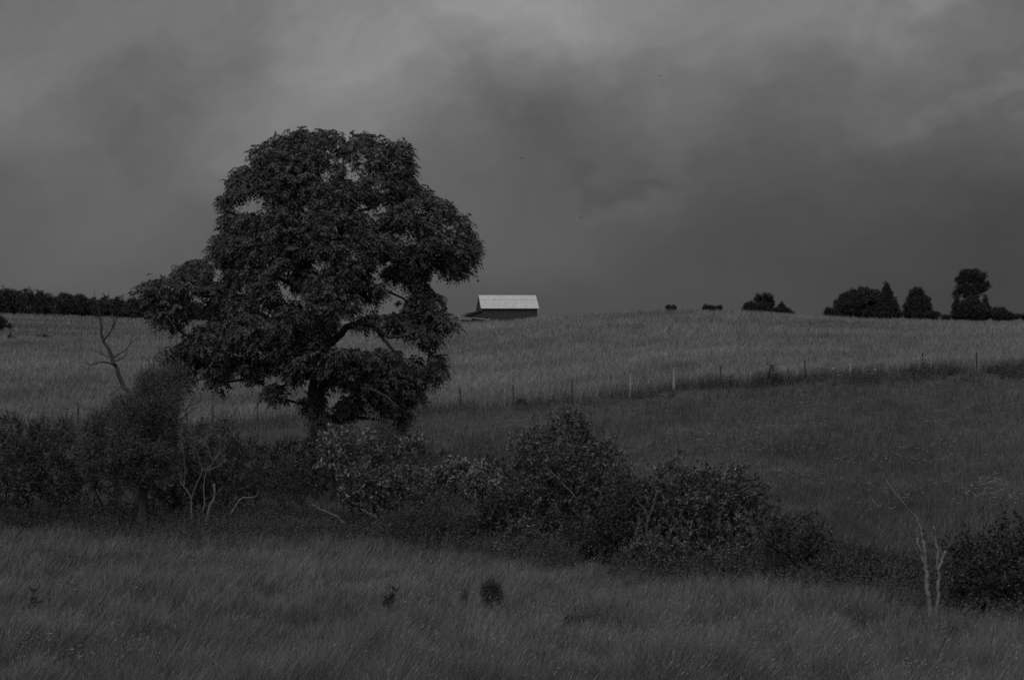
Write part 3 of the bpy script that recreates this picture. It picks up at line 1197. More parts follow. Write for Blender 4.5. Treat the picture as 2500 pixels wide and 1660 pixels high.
# --- centre
woody('bush', 'pale-leaved broadleaf bush in front of the walnut trunk', 'bush', 795, 50.5, [(790, 1035, 52, 45), (835, 1050, 35, 45), (760, 1050, 28, 32)], M_leafA, 220, .14, .07, 90, .36, GB, up=.4)
woody('bush', 'soft hazy feathery bush between two pale-leaved bushes', 'bush', 905, 52, [(905, 1085, 65, 60), (870, 1020, 40, 55), (1000, 1085, 38, 35)], M_cedar, 221, .11, .022, 260, .34, GB, mode='fine', up=.6)
woody('bush', 'small bush with a bright upright tip of pale leaves', 'bush', 945, 51.5, [(950, 1035, 22, 30), (915, 1045, 22, 20)], M_leafA, 222, .14, .065, 70, .28, GB, up=.8)
woody('bush', 'wide low broadleaf bush below the pale-leaved bush', 'bush', 865, 48.5, [(860, 1130, 95, 50), (930, 1130, 60, 45), (810, 1110, 45, 35)], M_leafB, 223, .13, .065, 100, .36, GB, up=.4)
woody('bush', 'bush with a dense dome of large pale leaves, centre of the gully', 'bush', 1090, 47, [(1095, 1115, 62, 42), (1130, 1160, 50, 50), (1050, 1110, 40, 40), (1010, 1100, 25, 25)], M_leafA, 224, .14, .075, 110, .34, GB, up=.5)
woody('bush', 'tangled fine-leaved bush at the grass edge under the pale dome', 'bush', 1040, 45.5, [(1040, 1190, 95, 50), (960, 1200, 60, 40), (1120, 1210, 60, 40)], M_weed, 225, .055, .02, 200, .34, GB, up=.3)
woody('bush', 'thin twiggy bush behind the domed bush', 'bush', 1080, 51, [(1080, 1050, 60, 32), (1130, 1040, 35, 35)], M_weed, 226, .07, .03, 50, .40, GB, up=.5)
woody('bush', 'largest and tallest bush in the gully, with twiggy tops', 'bush', 1305, 45,
      [(1300, 1080, 120, 85), (1310, 990, 55, 40), (1240, 1050, 70, 60), (1370, 1130, 90, 80), (1250, 1170, 90, 85), (1400, 1060, 40, 50)], M_leafB, 227, .11, .055, 120, .38, GB, up=.5)
woody('bush', 'dark hollow bush at the foot of the tallest bush', 'bush', 1330, 43.5, [(1250, 1225, 70, 45), (1340, 1230, 75, 45), (1420, 1215, 60, 45)], M_leafD, 228, .085, .045, 110, .40, GB)
woody('bush', 'broad glossy-leaved bush right of the tallest bush', 'bush', 1600, 42,
      [(1600, 1150, 115, 65), (1540, 1110, 55, 40), (1680, 1130, 65, 50), (1560, 1215, 95, 60), (1670, 1210, 85, 60), (1735, 1150, 35, 45)], M_leafB, 229, .115, .058, 120, .36, GB, up=.4)
woody('bush', 'low bush at the right foot of the glossy-leaved bush', 'bush', 1790, 39.5, [(1790, 1260, 70, 50), (1850, 1280, 55, 38), (1720, 1280, 55, 40)], M_leafB, 230, .07, .03, 110, .36, GB, up=.4)
woody('bush', 'low weedy bush between the glossy bush and the pale dead tree', 'bush', 1950, 37, [(1930, 1290, 45, 40), (1990, 1315, 60, 32), (2060, 1320, 45, 28)], M_weed, 231, .07, .025, 110, .36, GB, up=.5)
woody('bush', 'small leafy bush directly behind the pale dead tree', 'bush', 2130, 33.5, [(2120, 1300, 40, 45), (2170, 1290, 45, 40)], M_weed, 232, .075, .03, 90, .32, GB, up=.5)
woody('bush', 'large black-shadowed bush at the right edge of the picture', 'bush', 2300, 30.5,
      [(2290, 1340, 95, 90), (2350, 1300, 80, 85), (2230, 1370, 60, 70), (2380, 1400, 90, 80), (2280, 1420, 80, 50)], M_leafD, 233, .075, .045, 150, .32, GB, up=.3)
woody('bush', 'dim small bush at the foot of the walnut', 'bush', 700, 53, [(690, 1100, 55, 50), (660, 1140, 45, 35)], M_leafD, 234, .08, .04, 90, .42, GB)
# --- undergrowth beneath and behind; near-black leaves hold the shade in their colour
woody('bush', 'low dark bush standing in for the shade left of the walnut trunk', 'bush', 640, 60, [(640, 1065, 85, 45), (560, 1060, 60, 45), (700, 1040, 50, 40)], M_leafD, 250, .10, .05, 90, .5, GB)
woody('bush', 'low dark bush standing in for the shade right of the walnut trunk', 'bush', 880, 60, [(870, 1030, 90, 45), (960, 1050, 60, 35), (780, 1040, 50, 40)], M_leafD, 251, .10, .05, 90, .5, GB)
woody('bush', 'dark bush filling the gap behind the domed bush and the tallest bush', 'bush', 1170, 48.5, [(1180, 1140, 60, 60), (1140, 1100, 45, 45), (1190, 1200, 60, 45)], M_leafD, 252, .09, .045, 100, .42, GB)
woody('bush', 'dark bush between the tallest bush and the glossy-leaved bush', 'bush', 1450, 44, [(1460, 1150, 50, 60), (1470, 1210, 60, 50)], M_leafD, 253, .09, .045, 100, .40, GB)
woody('bush', 'bush coloured dark for deep shade behind the tangled fine-leaved bush', 'bush', 960, 49.5, [(960, 1160, 90, 50), (880, 1180, 60, 40)], M_leafD, 254, .09, .045, 100, .42, GB)
woody('bush', 'bush coloured dark for deep shade behind the trunk of the dead shrub', 'bush', 420, 52, [(420, 1120, 70, 70), (540, 1130, 60, 55)], M_leafD, 255, .09, .045, 110, .42, GB)
woody('bush', 'low sprawling bush in front of the tallest bush at the grass edge', 'bush', 1300, 43, [(1200, 1235, 55, 32), (1280, 1250, 65, 30), (1370, 1262, 60, 30)], M_leafB, 256, .10, .05, 90, .34, GB, up=.4)
woody('bush', 'low sprawling bush in front of the glossy-leaved bush at the grass edge', 'bush', 1590, 40.3, [(1480, 1265, 60, 32), (1570, 1282, 65, 32), (1660, 1295, 60, 28)], M_leafB, 257, .10, .05, 90, .34, GB, up=.4)
woody('bush', 'soft bush filling the hollow left of the domed pale-leaved bush', 'bush', 985, 47.5, [(980, 1140, 55, 55), (1030, 1150, 45, 45), (930, 1180, 55, 40)], M_leafB, 258, .09, .04, 90, .36, GB, up=.4)
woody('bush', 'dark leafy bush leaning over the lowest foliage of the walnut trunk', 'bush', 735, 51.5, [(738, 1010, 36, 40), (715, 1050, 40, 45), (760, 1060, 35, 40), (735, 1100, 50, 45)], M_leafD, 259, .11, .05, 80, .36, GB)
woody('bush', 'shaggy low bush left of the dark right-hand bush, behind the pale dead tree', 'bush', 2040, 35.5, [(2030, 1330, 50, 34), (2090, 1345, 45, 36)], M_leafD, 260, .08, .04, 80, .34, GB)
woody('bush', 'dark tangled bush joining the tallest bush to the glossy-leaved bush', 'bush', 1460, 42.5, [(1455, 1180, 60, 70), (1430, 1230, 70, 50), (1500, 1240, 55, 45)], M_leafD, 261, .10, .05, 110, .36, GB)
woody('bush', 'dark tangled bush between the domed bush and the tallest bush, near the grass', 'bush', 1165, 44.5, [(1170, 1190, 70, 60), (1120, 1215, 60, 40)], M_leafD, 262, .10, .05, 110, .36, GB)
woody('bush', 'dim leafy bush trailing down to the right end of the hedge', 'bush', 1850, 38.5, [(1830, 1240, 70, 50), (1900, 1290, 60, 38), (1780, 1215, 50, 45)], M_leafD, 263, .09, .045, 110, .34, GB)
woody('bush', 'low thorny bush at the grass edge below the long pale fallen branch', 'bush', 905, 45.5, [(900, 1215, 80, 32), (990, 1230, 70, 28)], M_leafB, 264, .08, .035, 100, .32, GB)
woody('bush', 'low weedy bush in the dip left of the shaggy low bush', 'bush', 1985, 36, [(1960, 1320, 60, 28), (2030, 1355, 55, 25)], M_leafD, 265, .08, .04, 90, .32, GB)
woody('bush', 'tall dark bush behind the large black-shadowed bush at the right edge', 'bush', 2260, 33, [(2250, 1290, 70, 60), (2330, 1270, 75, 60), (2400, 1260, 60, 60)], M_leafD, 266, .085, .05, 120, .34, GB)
# --- small foreground shrubs
M_fgweed = mat('meadow_weed_leaves', .09, isl=.4, rough=.7, spec=.2)
M_seedling = mat('dark_seedling_foliage', .055, isl=.4, rough=.8, spec=.15)
woody('cedar_seedling', 'round dark seedling shrub alone in the foreground grass', 'shrub', 1133, 28.6, [(1133, 1372, 24, 30), (1133, 1400, 18, 22)], M_seedling, 240, .06, .010, 300, .11, GF, mode='fine', up=.6, stem_r=.012)
woody('cedar_seedling', 'slim dark seedling just left of the round dark shrub', 'shrub', 1070, 28.4, [(1070, 1385, 10, 28), (1070, 1410, 10, 20)], M_fgweed, 241, .05, .010, 200, .10, GF, mode='fine', up=.8, stem_r=.01)
woody('tall_weed', 'dark leafy weed among pale grass left of the two seedlings', 'weed', 900, 28.2, [(898, 1385, 14, 28), (900, 1410, 12, 20)], M_fgweed, 242, .09, .03, 60, .13, GF, up=.6, stem_r=.01)
woody('tall_weed', 'tall dark feathery weed near the left edge of the foreground', 'weed', 73, 28.2, [(73, 1378, 10, 32), (73, 1410, 9, 20)], M_fgweed, 243, .10, .025, 50, .13, GF, up=.8, stem_r=.01)
woody('tall_weed', 'sprawling dark weed patch in the middle of the foreground', 'weed', 1330, 26.6, [(1330, 1445, 42, 24)], M_fgweed, 244, .07, .025, 60, .15, GF, up=.5, stem_r=.01)
woody('tall_weed', 'low shadowy shrub at the lower right below the pale dead tree', 'shrub', 2190, 23.6, [(2190, 1500, 42, 46), (2190, 1545, 40, 30)], M_fgweed, 245, .06, .025, 110, .15, GF, up=.5, stem_r=.01)

# --- bare wood
M_leaning = mat('blackened_dead_wood', .038, nz=.3, scale=7, rough=.9, spec=.15, bump=.5)
bare('leaning_dead_tree', 'dark leaning dead tree with bare forked top above the left thicket', 'dead tree', 53,
     [([(318, 1180), (312, 960), (298, 910), (280, 880), (265, 844), (259, 826), (247, 798), (238, 783), (233, 771)], 0.1054, 0.0341),
      ([(233, 771), (232, 750), (229, 720), (224, 705), (216, 669)], 0.0310, 0.0074),
      ([(233, 771), (236, 755), (231, 735), (229, 716)], 0.0248, 0.0124),
      ([(241, 785), (250, 772), (259, 757), (272, 729), (283, 704), (285, 676)], 0.0341, 0.0074),
      ([(259, 757), (262, 735), (256, 712), (250, 671)], 0.0186, 0.0062),
      ([(231, 735), (245, 748), (258, 752)], 0.0124, 0.0074),
      ([(256, 829), (245, 821), (235, 817), (220, 809), (206, 800)], 0.0248, 0.0074),
      ([(259, 841), (247, 836), (235, 835), (217, 839), (208, 842), (190, 835)], 0.0341, 0.0087),
      ([(217, 839), (207, 847)], 0.0186, 0.0074),
      ([(208, 842), (198, 830), (186, 824)], 0.0124, 0.0050),
      ([(262, 824), (275, 816), (289, 808), (300, 793), (316, 785)], 0.0279, 0.0074),
      ([(300, 793), (305, 782), (305, 772)], 0.0112, 0.0050),
      ([(268, 836), (278, 829), (286, 823), (295, 813)], 0.0217, 0.0074),
      ([(235, 817), (230, 805), (228, 795)], 0.0124, 0.0050),
      ([(283, 895), (268, 893), (253, 890)], 0.0124, 0.0050)], M_leaning, 301, part=['trunk', 'branch'], offs=.12, twigs=2)
bare('bare_sapling', 'thin bare sapling poking out above the feathery tree', 'dead tree', 50.5,
     [([(352, 1000), (354, 853), (358, 826), (369, 805), (374, 790)], .03, .008), ([(356, 846), (342, 832), (322, 818)], .018, .006), ([(364, 812), (380, 800)], .012, .006)], M_deadD, 302, part=['trunk', 'branch'], twigs=2)
bare('tangled_dead_bush', 'tangled bare vine-covered shrub in front of the hill, right of the feathery tree', 'dead shrub', 52,
     [([(405, 1010), (408, 965), (425, 945), (440, 935), (465, 922)], .05, .012), ([(410, 962), (412, 935), (408, 910), (412, 880)], .02, .006),
      ([(408, 980), (425, 960), (450, 940), (455, 928)], .03, .008), ([(420, 1005), (432, 975), (428, 950)], .02, .008), ([(400, 1000), (398, 960), (404, 935)], .015, .006)],
     M_deadD, 303, part=['trunk', 'branch'], twigs=9)
bare('pale_dead_limb', 'pale forked dead limb reaching left out of the dark thicket', 'dead branch', 48,
     [([(300, 990), (288, 984), (265, 977), (237, 961), (208, 948), (190, 932), (181, 924)], .05, .014),
      ([(265, 978), (243, 988), (244, 999), (238, 1016)], .025, .008), ([(243, 988), (230, 992)], .014, .006),
      ([(217, 950), (229, 932)], .012, .005), ([(240, 960), (248, 944), (256, 932)], .012, .005)], M_dead, 304, base=1, part='branch', twigs=1)
bare('dead_shrub', 'pale leafless shrub with many crooked upright stems in front of the dark thicket', 'dead shrub', 48,
     [([(440, 1190), (440, 1153), (425, 1124), (416, 1112)], 0.0330, 0.0138),
      ([(440, 1150), (449, 1128), (463, 1095), (466, 1079), (460, 1063), (451, 1034), (437, 1026)], 0.0248, 0.0055),
      ([(428, 1121), (426, 1085), (425, 1057), (419, 1022)], 0.0138, 0.0044),
      ([(467, 1180), (472, 1159), (470, 1121), (476, 1086), (489, 1070), (508, 1040)], 0.0275, 0.0088),
      ([(476, 1087), (490, 1080), (505, 1073), (518, 1062)], 0.0165, 0.0055),
      ([(489, 1068), (484, 1050), (480, 1034), (473, 1004)], 0.0138, 0.0039),
      ([(490, 1066), (494, 1050), (495, 1030)], 0.0088, 0.0033),
      ([(463, 1095), (455, 1088), (450, 1085)], 0.0083, 0.0033), ([(476, 1150), (490, 1142), (508, 1124)], 0.0066, 0.0033)], M_dead, 305, offs=.08, twigs=5)
bare('broken_stub', 'thick curved broken stub beside the dead shrub', 'dead branch', 47.5,
     [([(473, 1195), (480, 1175), (491, 1156), (495, 1135), (494, 1116)], 0.0455, 0.0350), ([(493, 1147), (505, 1133), (515, 1121)], 0.0140, 0.0070)], M_dead, 306)
bare('fallen_branch', 'pale zigzag fallen branch right of the dead shrub', 'dead branch', 48,
     [([(531, 1190), (542, 1168), (556, 1150), (575, 1147), (590, 1144), (596, 1133)], 0.0292, 0.0117), ([(551, 1158), (568, 1162), (585, 1164), (600, 1173), (612, 1181)], 0.0182, 0.0078), ([(590, 1145), (597, 1151)], 0.0117, 0.0065)], M_dead, 307, base=1, part='branch')
bare('fallen_branch', 'long pale fallen branch arching down to the grass below the walnut', 'dead branch', 47,
     [([(720, 1163), (738, 1173), (756, 1181), (772, 1188), (785, 1199), (798, 1210), (809, 1228)], 0.0200, 0.0440), ([(756, 1181), (745, 1184)], 0.0160, 0.0080)], M_dead, 308, base=1, part='branch', twigs=1)
bare('fallen_branch', 'short grey fallen branch lying in front of the wide low bush', 'dead branch', 47,
     [([(832, 1173), (850, 1183), (862, 1190), (872, 1202)], .02, .035), ([(862, 1190), (868, 1182)], .014, .008)], M_dead, 309, base=1, part='branch')
bare('hanging_vine', 'pair of long thin vines hanging from the walnut bough', 'vine', 53,
     [([(640, 1105), (650, 1085), (660, 1072), (664, 1050), (662, 1015), (664, 965)], .022, .012), ([(640, 1105), (644, 1075), (652, 1050), (655, 1010), (655, 960)], .018, .010)], M_twig, 310, base=1, fixed=1)
bare('pale_dead_tree', 'pale-barked bare dead tree with two trunks at the lower right', 'dead tree', 27.3,
     [([(2152, 1480), (2142, 1389), (2138, 1350), (2136, 1315), (2125, 1286), (2118, 1260), (2114, 1240)], 0.0553, 0.0255),
      ([(2136, 1315), (2133, 1285), (2131, 1264), (2128, 1238), (2114, 1197), (2107, 1186)], .04, .02),
      ([(2107, 1186), (2090, 1168), (2074, 1150), (2044, 1109), (2030, 1076), (2011, 1043)], .021, .006),
      ([(2164, 1480), (2162, 1389), (2163, 1350), (2164, 1315), (2160, 1256), (2151, 1212)], 0.0467, 0.0170),
      ([(2165, 1315), (2173, 1288), (2181, 1270)], 0.0357, 0.0255),
      ([(2128, 1238), (2105, 1234), (2088, 1227), (2070, 1205), (2052, 1186), (2035, 1155), (2018, 1122)], 0.009, 0.003),
      ([(2128, 1230), (2140, 1217), (2162, 1190), (2175, 1165), (2184, 1142)], 0.0153, 0.0051),
      ([(2127, 1227), (2136, 1197), (2145, 1175), (2143, 1152)], 0.0170, 0.0085),
      ([(2112, 1193), (2104, 1178), (2094, 1161)], 0.0187, 0.0102),
      ([(2074, 1150), (2060, 1150), (2048, 1140)], 0.0068, 0.0034)], M_pale, 311, part=['trunk', 'trunk', 'branch', 'trunk', 'branch'], offs=.04, twigs=5, fixed=1, thin=M_deadD)
bare('dead_snag', 'bare forked snag between the domed bush and the tallest bush', 'dead branch', 46,
     [([(1228, 1150), (1215, 1120), (1196, 1098), (1176, 1070), (1160, 1050), (1140, 1030)], 0.0350, 0.0084), ([(1190, 1092), (1186, 1072), (1180, 1055), (1172, 1042)], 0.0210, 0.0070), ([(1205, 1140), (1180, 1128), (1158, 1128)], 0.0175, 0.0070)], M_deadD, 312, base=1, part='branch', twigs=2)
bare('dead_snag', 'straight pale snag slanting across the front of the tallest bush', 'dead branch', 43.6,
     [([(1330, 1150), (1305, 1122), (1280, 1095), (1256, 1076)], 0.0210, 0.0072), ([(1310, 1128), (1325, 1108), (1345, 1100)], 0.0084, 0.0036)], M_dead, 313, base=1, part='branch', twigs=2)
bare('dead_snag', 'thin bare snag rising from the top of the tallest bush', 'dead branch', 44.8,
     [([(1318, 1000), (1312, 970), (1300, 950), (1293, 938)], .03, .008), ([(1340, 1020), (1352, 985), (1345, 950)], .02, .006), ([(1280, 1010), (1268, 985), (1262, 960)], .018, .006), ([(1410, 1040), (1425, 1000), (1418, 972)], .018, .006)], M_deadD, 314, base=1, part='branch', twigs=6)
bare('crooked_stem', 'crooked grey stem showing through the glossy-leaved bush', 'dead branch', 40.4,
     [([(1505, 1275), (1498, 1255), (1490, 1225), (1494, 1200), (1485, 1175), (1470, 1155)], .035, .015), ([(1494, 1200), (1506, 1170), (1512, 1140)], .014, .006)], M_deadD, 315, base=1, part='branch', twigs=3)


# ------------------------------------------------------------------ wire fence
def fence():
    posts = [(492, 930, 984, 'w', 3), (594, 928, 972, 't', 0), (698, 922, 966, 't', 0), (810, 918, 960, 't', 0), (1061, 892, 943, 't', 0), (1183, 886, 931, 't', 0), (1319, 872, 923, 't', 0),
             (1453, 852, 915, 'w', -1), (1554, 850, 908, 'W', 0), (1662, 841, 886, 't', 0), (1856, 833, 872, 't', 0), (1961, 844, 881, 'w', 0), (2126, 818, 867, 't', -1), (2147, 799, 852, 'w', 0), (2252, 805, 845, 't', 0), (2420, 795, 838, 't', 0), (380, 935, 990, 't', 0), (180, 940, 985, 't', 0), (-20, 940, 985, 't', 0)]
    posts.sort()
    t = thing('wire_fence', 'long wire fence of thin metal and grey wooden posts along the foot of the hill', 'fence', ground_at(1061, fence_d(1061)))
    wires = [[], [], []]
    for vx, yt, yb, k, lean in posts:
        d = float(fence_d(vx))
        g = ground_at(vx, d)
        top = P(vx - lean * 1.2, yt, d)
        top[2] = g[2] + 1.35 + .006 * (yb - yt - 45)
        b = g + [0, 0, -.15]
        mb = MB()
        if k == 't':
            w = .034
            ax = unit(top - b)
            for a_, b_ in (((-w, -.006), (w, .006)), ((-.006, -.006), (.006, w * 1.4))):
                V = []
                for q in (b, top):
                    for sx, sy in ((a_[0], a_[1]), (b_[0], a_[1]), (b_[0], b_[1]), (a_[0], b_[1])):
                        V.append(q + [sx, sy, 0])
                mb.add(V, [[0, 1, 5, 4], [1, 2, 6, 5], [2, 3, 7, 6], [3, 0, 4, 7], [4, 5, 6, 7], [0, 3, 2, 1]])
            mb.build('metal_post', M_steel, t)
        else:
            r = rs(int(vx + 400))
            ra = .11 if k == 'W' else .08
            tube(mb, [b, (b + top) / 2 + r.normal(0, .01, 3), top], ra, ra * .85, n=8, sub=2)
            o = mb.build('wooden_post', M_post if vx > 600 else M_deadD, t, smooth=False)
        for i, f in enumerate((.4, .65, .9)):
            wires[i].append(g * (1 - f) + top * f + [0, -.06, 0])
    for w in wires:
        mb = MB()
        tube(mb, np.array(w), .003, .003, n=4, sub=0)
        mb.build('wire', M_wire, t)


fence()


# ------------------------------------------------------------------ barn
def barn():
    th = math.radians(8.3)
    R = np.array([[math.cos(th), -math.sin(th), 0], [math.sin(th), math.cos(th), 0], [0, 0, 1]])
    D = 380.0
    org = P(1112.3, 746, D)
    t = thing('barn', 'dark barn with a bright metal gable roof behind the crest of the hill', 'barn', (org[0], org[1], CZ - .5))
    L, W1, W2 = 15.0, 5.2, 10.6
    ze, zr, zb, z0 = 4.35, 7.68, 3.75, -1.0
    mb = MB()
    prism(mb, [(0, z0), (W2, z0), (W2, zb), (W1, zr - .12), (0, ze - .05)], 0, L, 0, R, org)
    w = mb.build('wall', M_barn, t)
    # vertical battens on the long side
    mb = MB()
    for x in np.arange(.3, L, .6):
        box(mb, (x, -.03, z0), (x + .06, -.002, ze - .1), R, org)
    mb.build('battens', M_barn, t)
    # roof: two sheets with standing ribs
    ov = .45

    def slope(y0, zz0, y1, zz1, name, ribs):
        mb = MB()
        th_ = .07
        n_ = np.array([0, -(zz1 - zz0), (y1 - y0)])
        n_ = n_ / np.linalg.norm(n_) * (1 if y1 > y0 else -1)
        V = []
        for o_ in (0, th_):
            for x, y, z in ((-ov, y0, zz0), (L + ov, y0, zz0), (L + ov, y1, zz1), (-ov, y1, zz1)):
                V.append([x, y + n_[1] * o_, z + n_[2] * o_])
        V = np.array(V) @ R.T + org
        mb.add(V, [[0, 3, 2, 1], [4, 5, 6, 7], [0, 1, 5, 4], [1, 2, 6, 5], [2, 3, 7, 6], [3, 0, 4, 7]])
        o = mb.build(name, M_roof, t)
        if ribs:
            mr = MB()
            r = rs(7)
            for x in np.arange(-ov + .05, L + ov, .61):
                V = []
                for y, z in ((y0, zz0), (y1, zz1)):
                    for dx_, h in ((0, th_ + .002), (.05, th_ + .002), (.05, th_ + .04), (0, th_ + .04)):
                        V.append([x + dx_, y + n_[1] * h, z + n_[2] * h])
                V = np.array(V) @ R.T + org
                mr.add(V, [[0, 1, 5, 4], [1, 2, 6, 5], [2, 3, 7, 6], [3, 0, 4, 7], [0, 3, 2, 1], [4, 5, 6, 7]])
            # lap joint between the upper and lower sheets
            f = .66
            y, z = y0 + (y1 - y0) * f, zz0 + (zz1 - zz0) * f
            V = []
            for yy, zz, h in ((y, z, th_ + .002), (y + .06, z + .04, th_ + .002), (y + .06, z + .04, th_ + .05), (y, z, th_ + .05)):
                for x in (-ov, L + ov):
                    V.append([x, yy + n_[1] * h, zz + n_[2] * h])
            V = np.array(V) @ R.T + org
            mr.add(V, [[0, 1, 3, 2], [2, 3, 5, 4], [4, 5, 7, 6], [6, 7, 1, 0], [0, 2, 4, 6], [1, 7, 5, 3]])
            ro = mr.build('ribs', M_roof, o)
            ro.location = (0, 0, 0)
            ro.data.transform(__import__('mathutils').Matrix.Translation(-Vector(t['_loc'])))
        return o
    slope(-.5, ze - .33, W1, zr, 'roof', False)
    bpy.context.view_layer.update()
    slope(W2 + .5, zb - .3, W1 + .01, zr, 'roof', False)
    # ribs as their own part of the near slope
    mr = MB()
    y0, zz0, y1, zz1 = -.5, ze - .33, W1, zr
    n_ = unit(np.array([0, -(zz1 - zz0), (y1 - y0)]))
    for x in np.arange(-ov + .05, L + ov, .61):
        V = []
        for y, z in ((y0, zz0), (y1, zz1)):
            for dx_, h in ((0, .072), (.05, .072), (.05, .11), (0, .11)):
                V.append([x + dx_, y + n_[1] * h, z + n_[2] * h])
        mr.add(np.array(V) @ R.T + org, [[0, 1, 5, 4], [1, 2, 6, 5], [2, 3, 7, 6], [3, 0, 4, 7], [0, 3, 2, 1], [4, 5, 6, 7]])
    f = .64
    y, z = y0 + (y1 - y0) * f, zz0 + (zz1 - zz0) * f
    V = []
    for yy, zz, h in ((y, z, .075), (y + .10, z + .06, .075), (y + .10, z + .06, .14), (y, z, .14)):
        for x in (-ov, L + ov):
            V.append([x, yy + n_[1] * h, zz + n_[2] * h])
    mr.add(np.array(V) @ R.T + org, [[0, 1, 3, 2], [2, 3, 5, 4], [4, 5, 7, 6], [6, 7, 1, 0], [0, 2, 4, 6], [1, 7, 5, 3]])
    mr.build('roof_ribs', M_roof, t)
    mb = MB()
    box(mb, (-.06, 4.6, 4.3), (-.003, 5.3, 5.1), R, org)
    mb.build('window', M_board, t)  # pale panel painted in place of the sky seen through the opening
    mb = MB()
    box(mb, (L + .003, -.5, 3.2), (L + .35, -.4, 3.3), R, org)
    box(mb, (L + .003, -.5, 2.9), (L + .1, -.4, 3.2), R, org)
    mb.build('bracket', M_board, t)
    # low shed against the left gable
    mb = MB()
    prism(mb, [(-.005, 3.35), (-3.7, 2.62), (-4.9, 1.6), (-4.9, -1), (-.005, -1)], 1.0, 9.5, 1, R, org)
    mb.build('shed_wall', M_barn, t)
    mb = MB()
    prism(mb, [(-.01, 3.52), (-3.72, 2.80), (-5.2, 1.62), (-5.2, 1.48), (-3.7, 2.66), (-.01, 3.38)], .6, 9.9, 1, R, org)
    mb.build('shed_roof', M_barnroof2, t)
    mb = MB()
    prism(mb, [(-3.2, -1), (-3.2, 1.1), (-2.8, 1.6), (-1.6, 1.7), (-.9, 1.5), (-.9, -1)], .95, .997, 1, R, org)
    mb.build('doorway', mat('doorway_painted_shade', .012, rough=.95), t)  # thin near-black panel; the opening's shade is put into its colour


barn()


def board_fence():
    d = 300.0
    g = ground_at(1075, d)
    t = thing('board_fence', 'pale board fence beside the low shed of the barn', 'fence', g)
    xs = [1052, 1065, 1087, 1117]
    for x in xs[1:]:
        p = P(x, 735, d)
        mb = MB()
        box(mb, (p[0] - .12, d - .1, CZ + .2), (p[0] + .12, d + .1, CZ + 1.25))
        mb.build('post', M_deadD, t)
    for (x0, y0, x1, y1) in ((1052, 731, 1087, 733.5), (1052, 734.5, 1087, 737), (1089, 733, 1117, 735.5)):
        a, b = P(x0, y0, d - .15), P(x1, y1, d - .15)
        mb = MB()
        V = []
        for q in (a, b):
            for dy_, dz_ in ((0, -.08), (.04, -.08), (.04, .08), (0, .08)):
                V.append(q + [0, dy_, dz_])
        mb.add(V, [[0, 1, 5, 4], [1, 2, 6, 5], [2, 3, 7, 6], [3, 0, 4, 7], [0, 3, 2, 1], [4, 5, 6, 7]])
        mb.build('rail', M_board, t)
    # white trough
    c = P(1123.5, 735, d - 1)
    t2 = thing('water_trough', 'small white trough at the right end of the pale board fence', 'trough', (c[0], c[1], c[2] - .2))
    mb = MB()
    w, h = .48, .17
    prism(mb, [(-w, h), (-w * .92, -h), (w * .92, -h), (w, h), (w * .9, h), (w * .85, -h * .6), (-w * .85, -h * .6), (-w * .9, h)], -.3, .3, 1, np.eye(3), c)
    mb.build('basin', M_white, t2)
    mb = MB()
    for sx in (-.35, .35):
        box(mb, (c[0] + sx - .04, c[1] - .25, c[2] - 1.0), (c[0] + sx + .04, c[1] + .25, c[2] - h - .003))
    mb.build('stand', M_deadD, t2)


board_fence()

# ------------------------------------------------------------------ skyline shrubs and trees
GS = 'trees and shrubs on the skyline to the right'


def far(name, label, cat, vx, d, lobes, seed, ll=.34, lw=.2, nper=120, spacing=.7, trunk=None, group=GS, mode='fine', up=.3, m=None):
    spacing *= .68
    return woody(name, label, cat, vx, d, lobes, m or M_far, seed, ll, lw, nper, spacing, group, mode=mode, bark=M_bark, trunk=trunk, rtip=.02, stem_r=.15, up=up, crad=spacing * .95, ragged='conifer' not in name and 'pine' not in name)


far('shrub', 'smallest lone shrub on the hill crest right of the barn', 'shrub', 1547, 222, [(1547, 711, 11, 7)], 401, .25, .12, 60, .35)
far('shrub', 'flat low spreading shrub on the hill crest', 'shrub', 1642, 222, [(1630, 713, 10, 6), (1642, 713, 13, 6), (1656, 713, 8, 7), (1627, 710, 5, 5)], 402, .25, .12, 60, .35)
far('round_tree', 'small round-topped tree on the hill crest with shrubs at its foot', 'tree', 1763, 232, [(1762, 686, 20, 10), (1750, 694, 12, 8), (1778, 697, 10, 8), (1762, 700, 14, 8)], 403, .28, .14, 60, .5, trunk=([(1762, 715), (1762, 695)], .2, .08))
far('shrub', 'rounded shrub at the left foot of the round-topped tree', 'shrub', 1731, 230, [(1731, 711, 16, 15)], 404, .25, .12, 90, .5)
far('shrub', 'long low shrub at the right foot of the round-topped tree', 'shrub', 1775, 229, [(1765, 713, 24, 10), (1795, 717, 14, 8)], 405, .25, .12, 80, .5)
far('small_conifer', 'small pointed evergreen right of the round-topped tree', 'tree', 1804, 229, [(1804, 718, 12, 9), (1803, 709, 7, 8), (1802, 703, 3, 5)], 406, .25, .12, 70, .4)
far('shrub', 'small shrub at the right end of the round tree cluster', 'shrub', 1819, 229, [(1818, 719, 9, 8), (1823, 724, 5, 4)], 407, .25, .12, 70, .4)
far('shrub', 'low shrub at the left end of the large tree group', 'shrub', 1918, 226, [(1918, 723, 14, 12), (1908, 728, 8, 7)], 408, .25, .12, 90, .5)
far('dense_tree', 'broad dense dark tree, widest of the skyline group', 'tree', 1975, 232, [(1975, 705, 42, 33), (1950, 712, 26, 24), (1995, 700, 30, 30), (1980, 690, 24, 20)], 409, .3, .16, 130, .75, trunk=([(1975, 720), (1975, 700)], .3, .15))
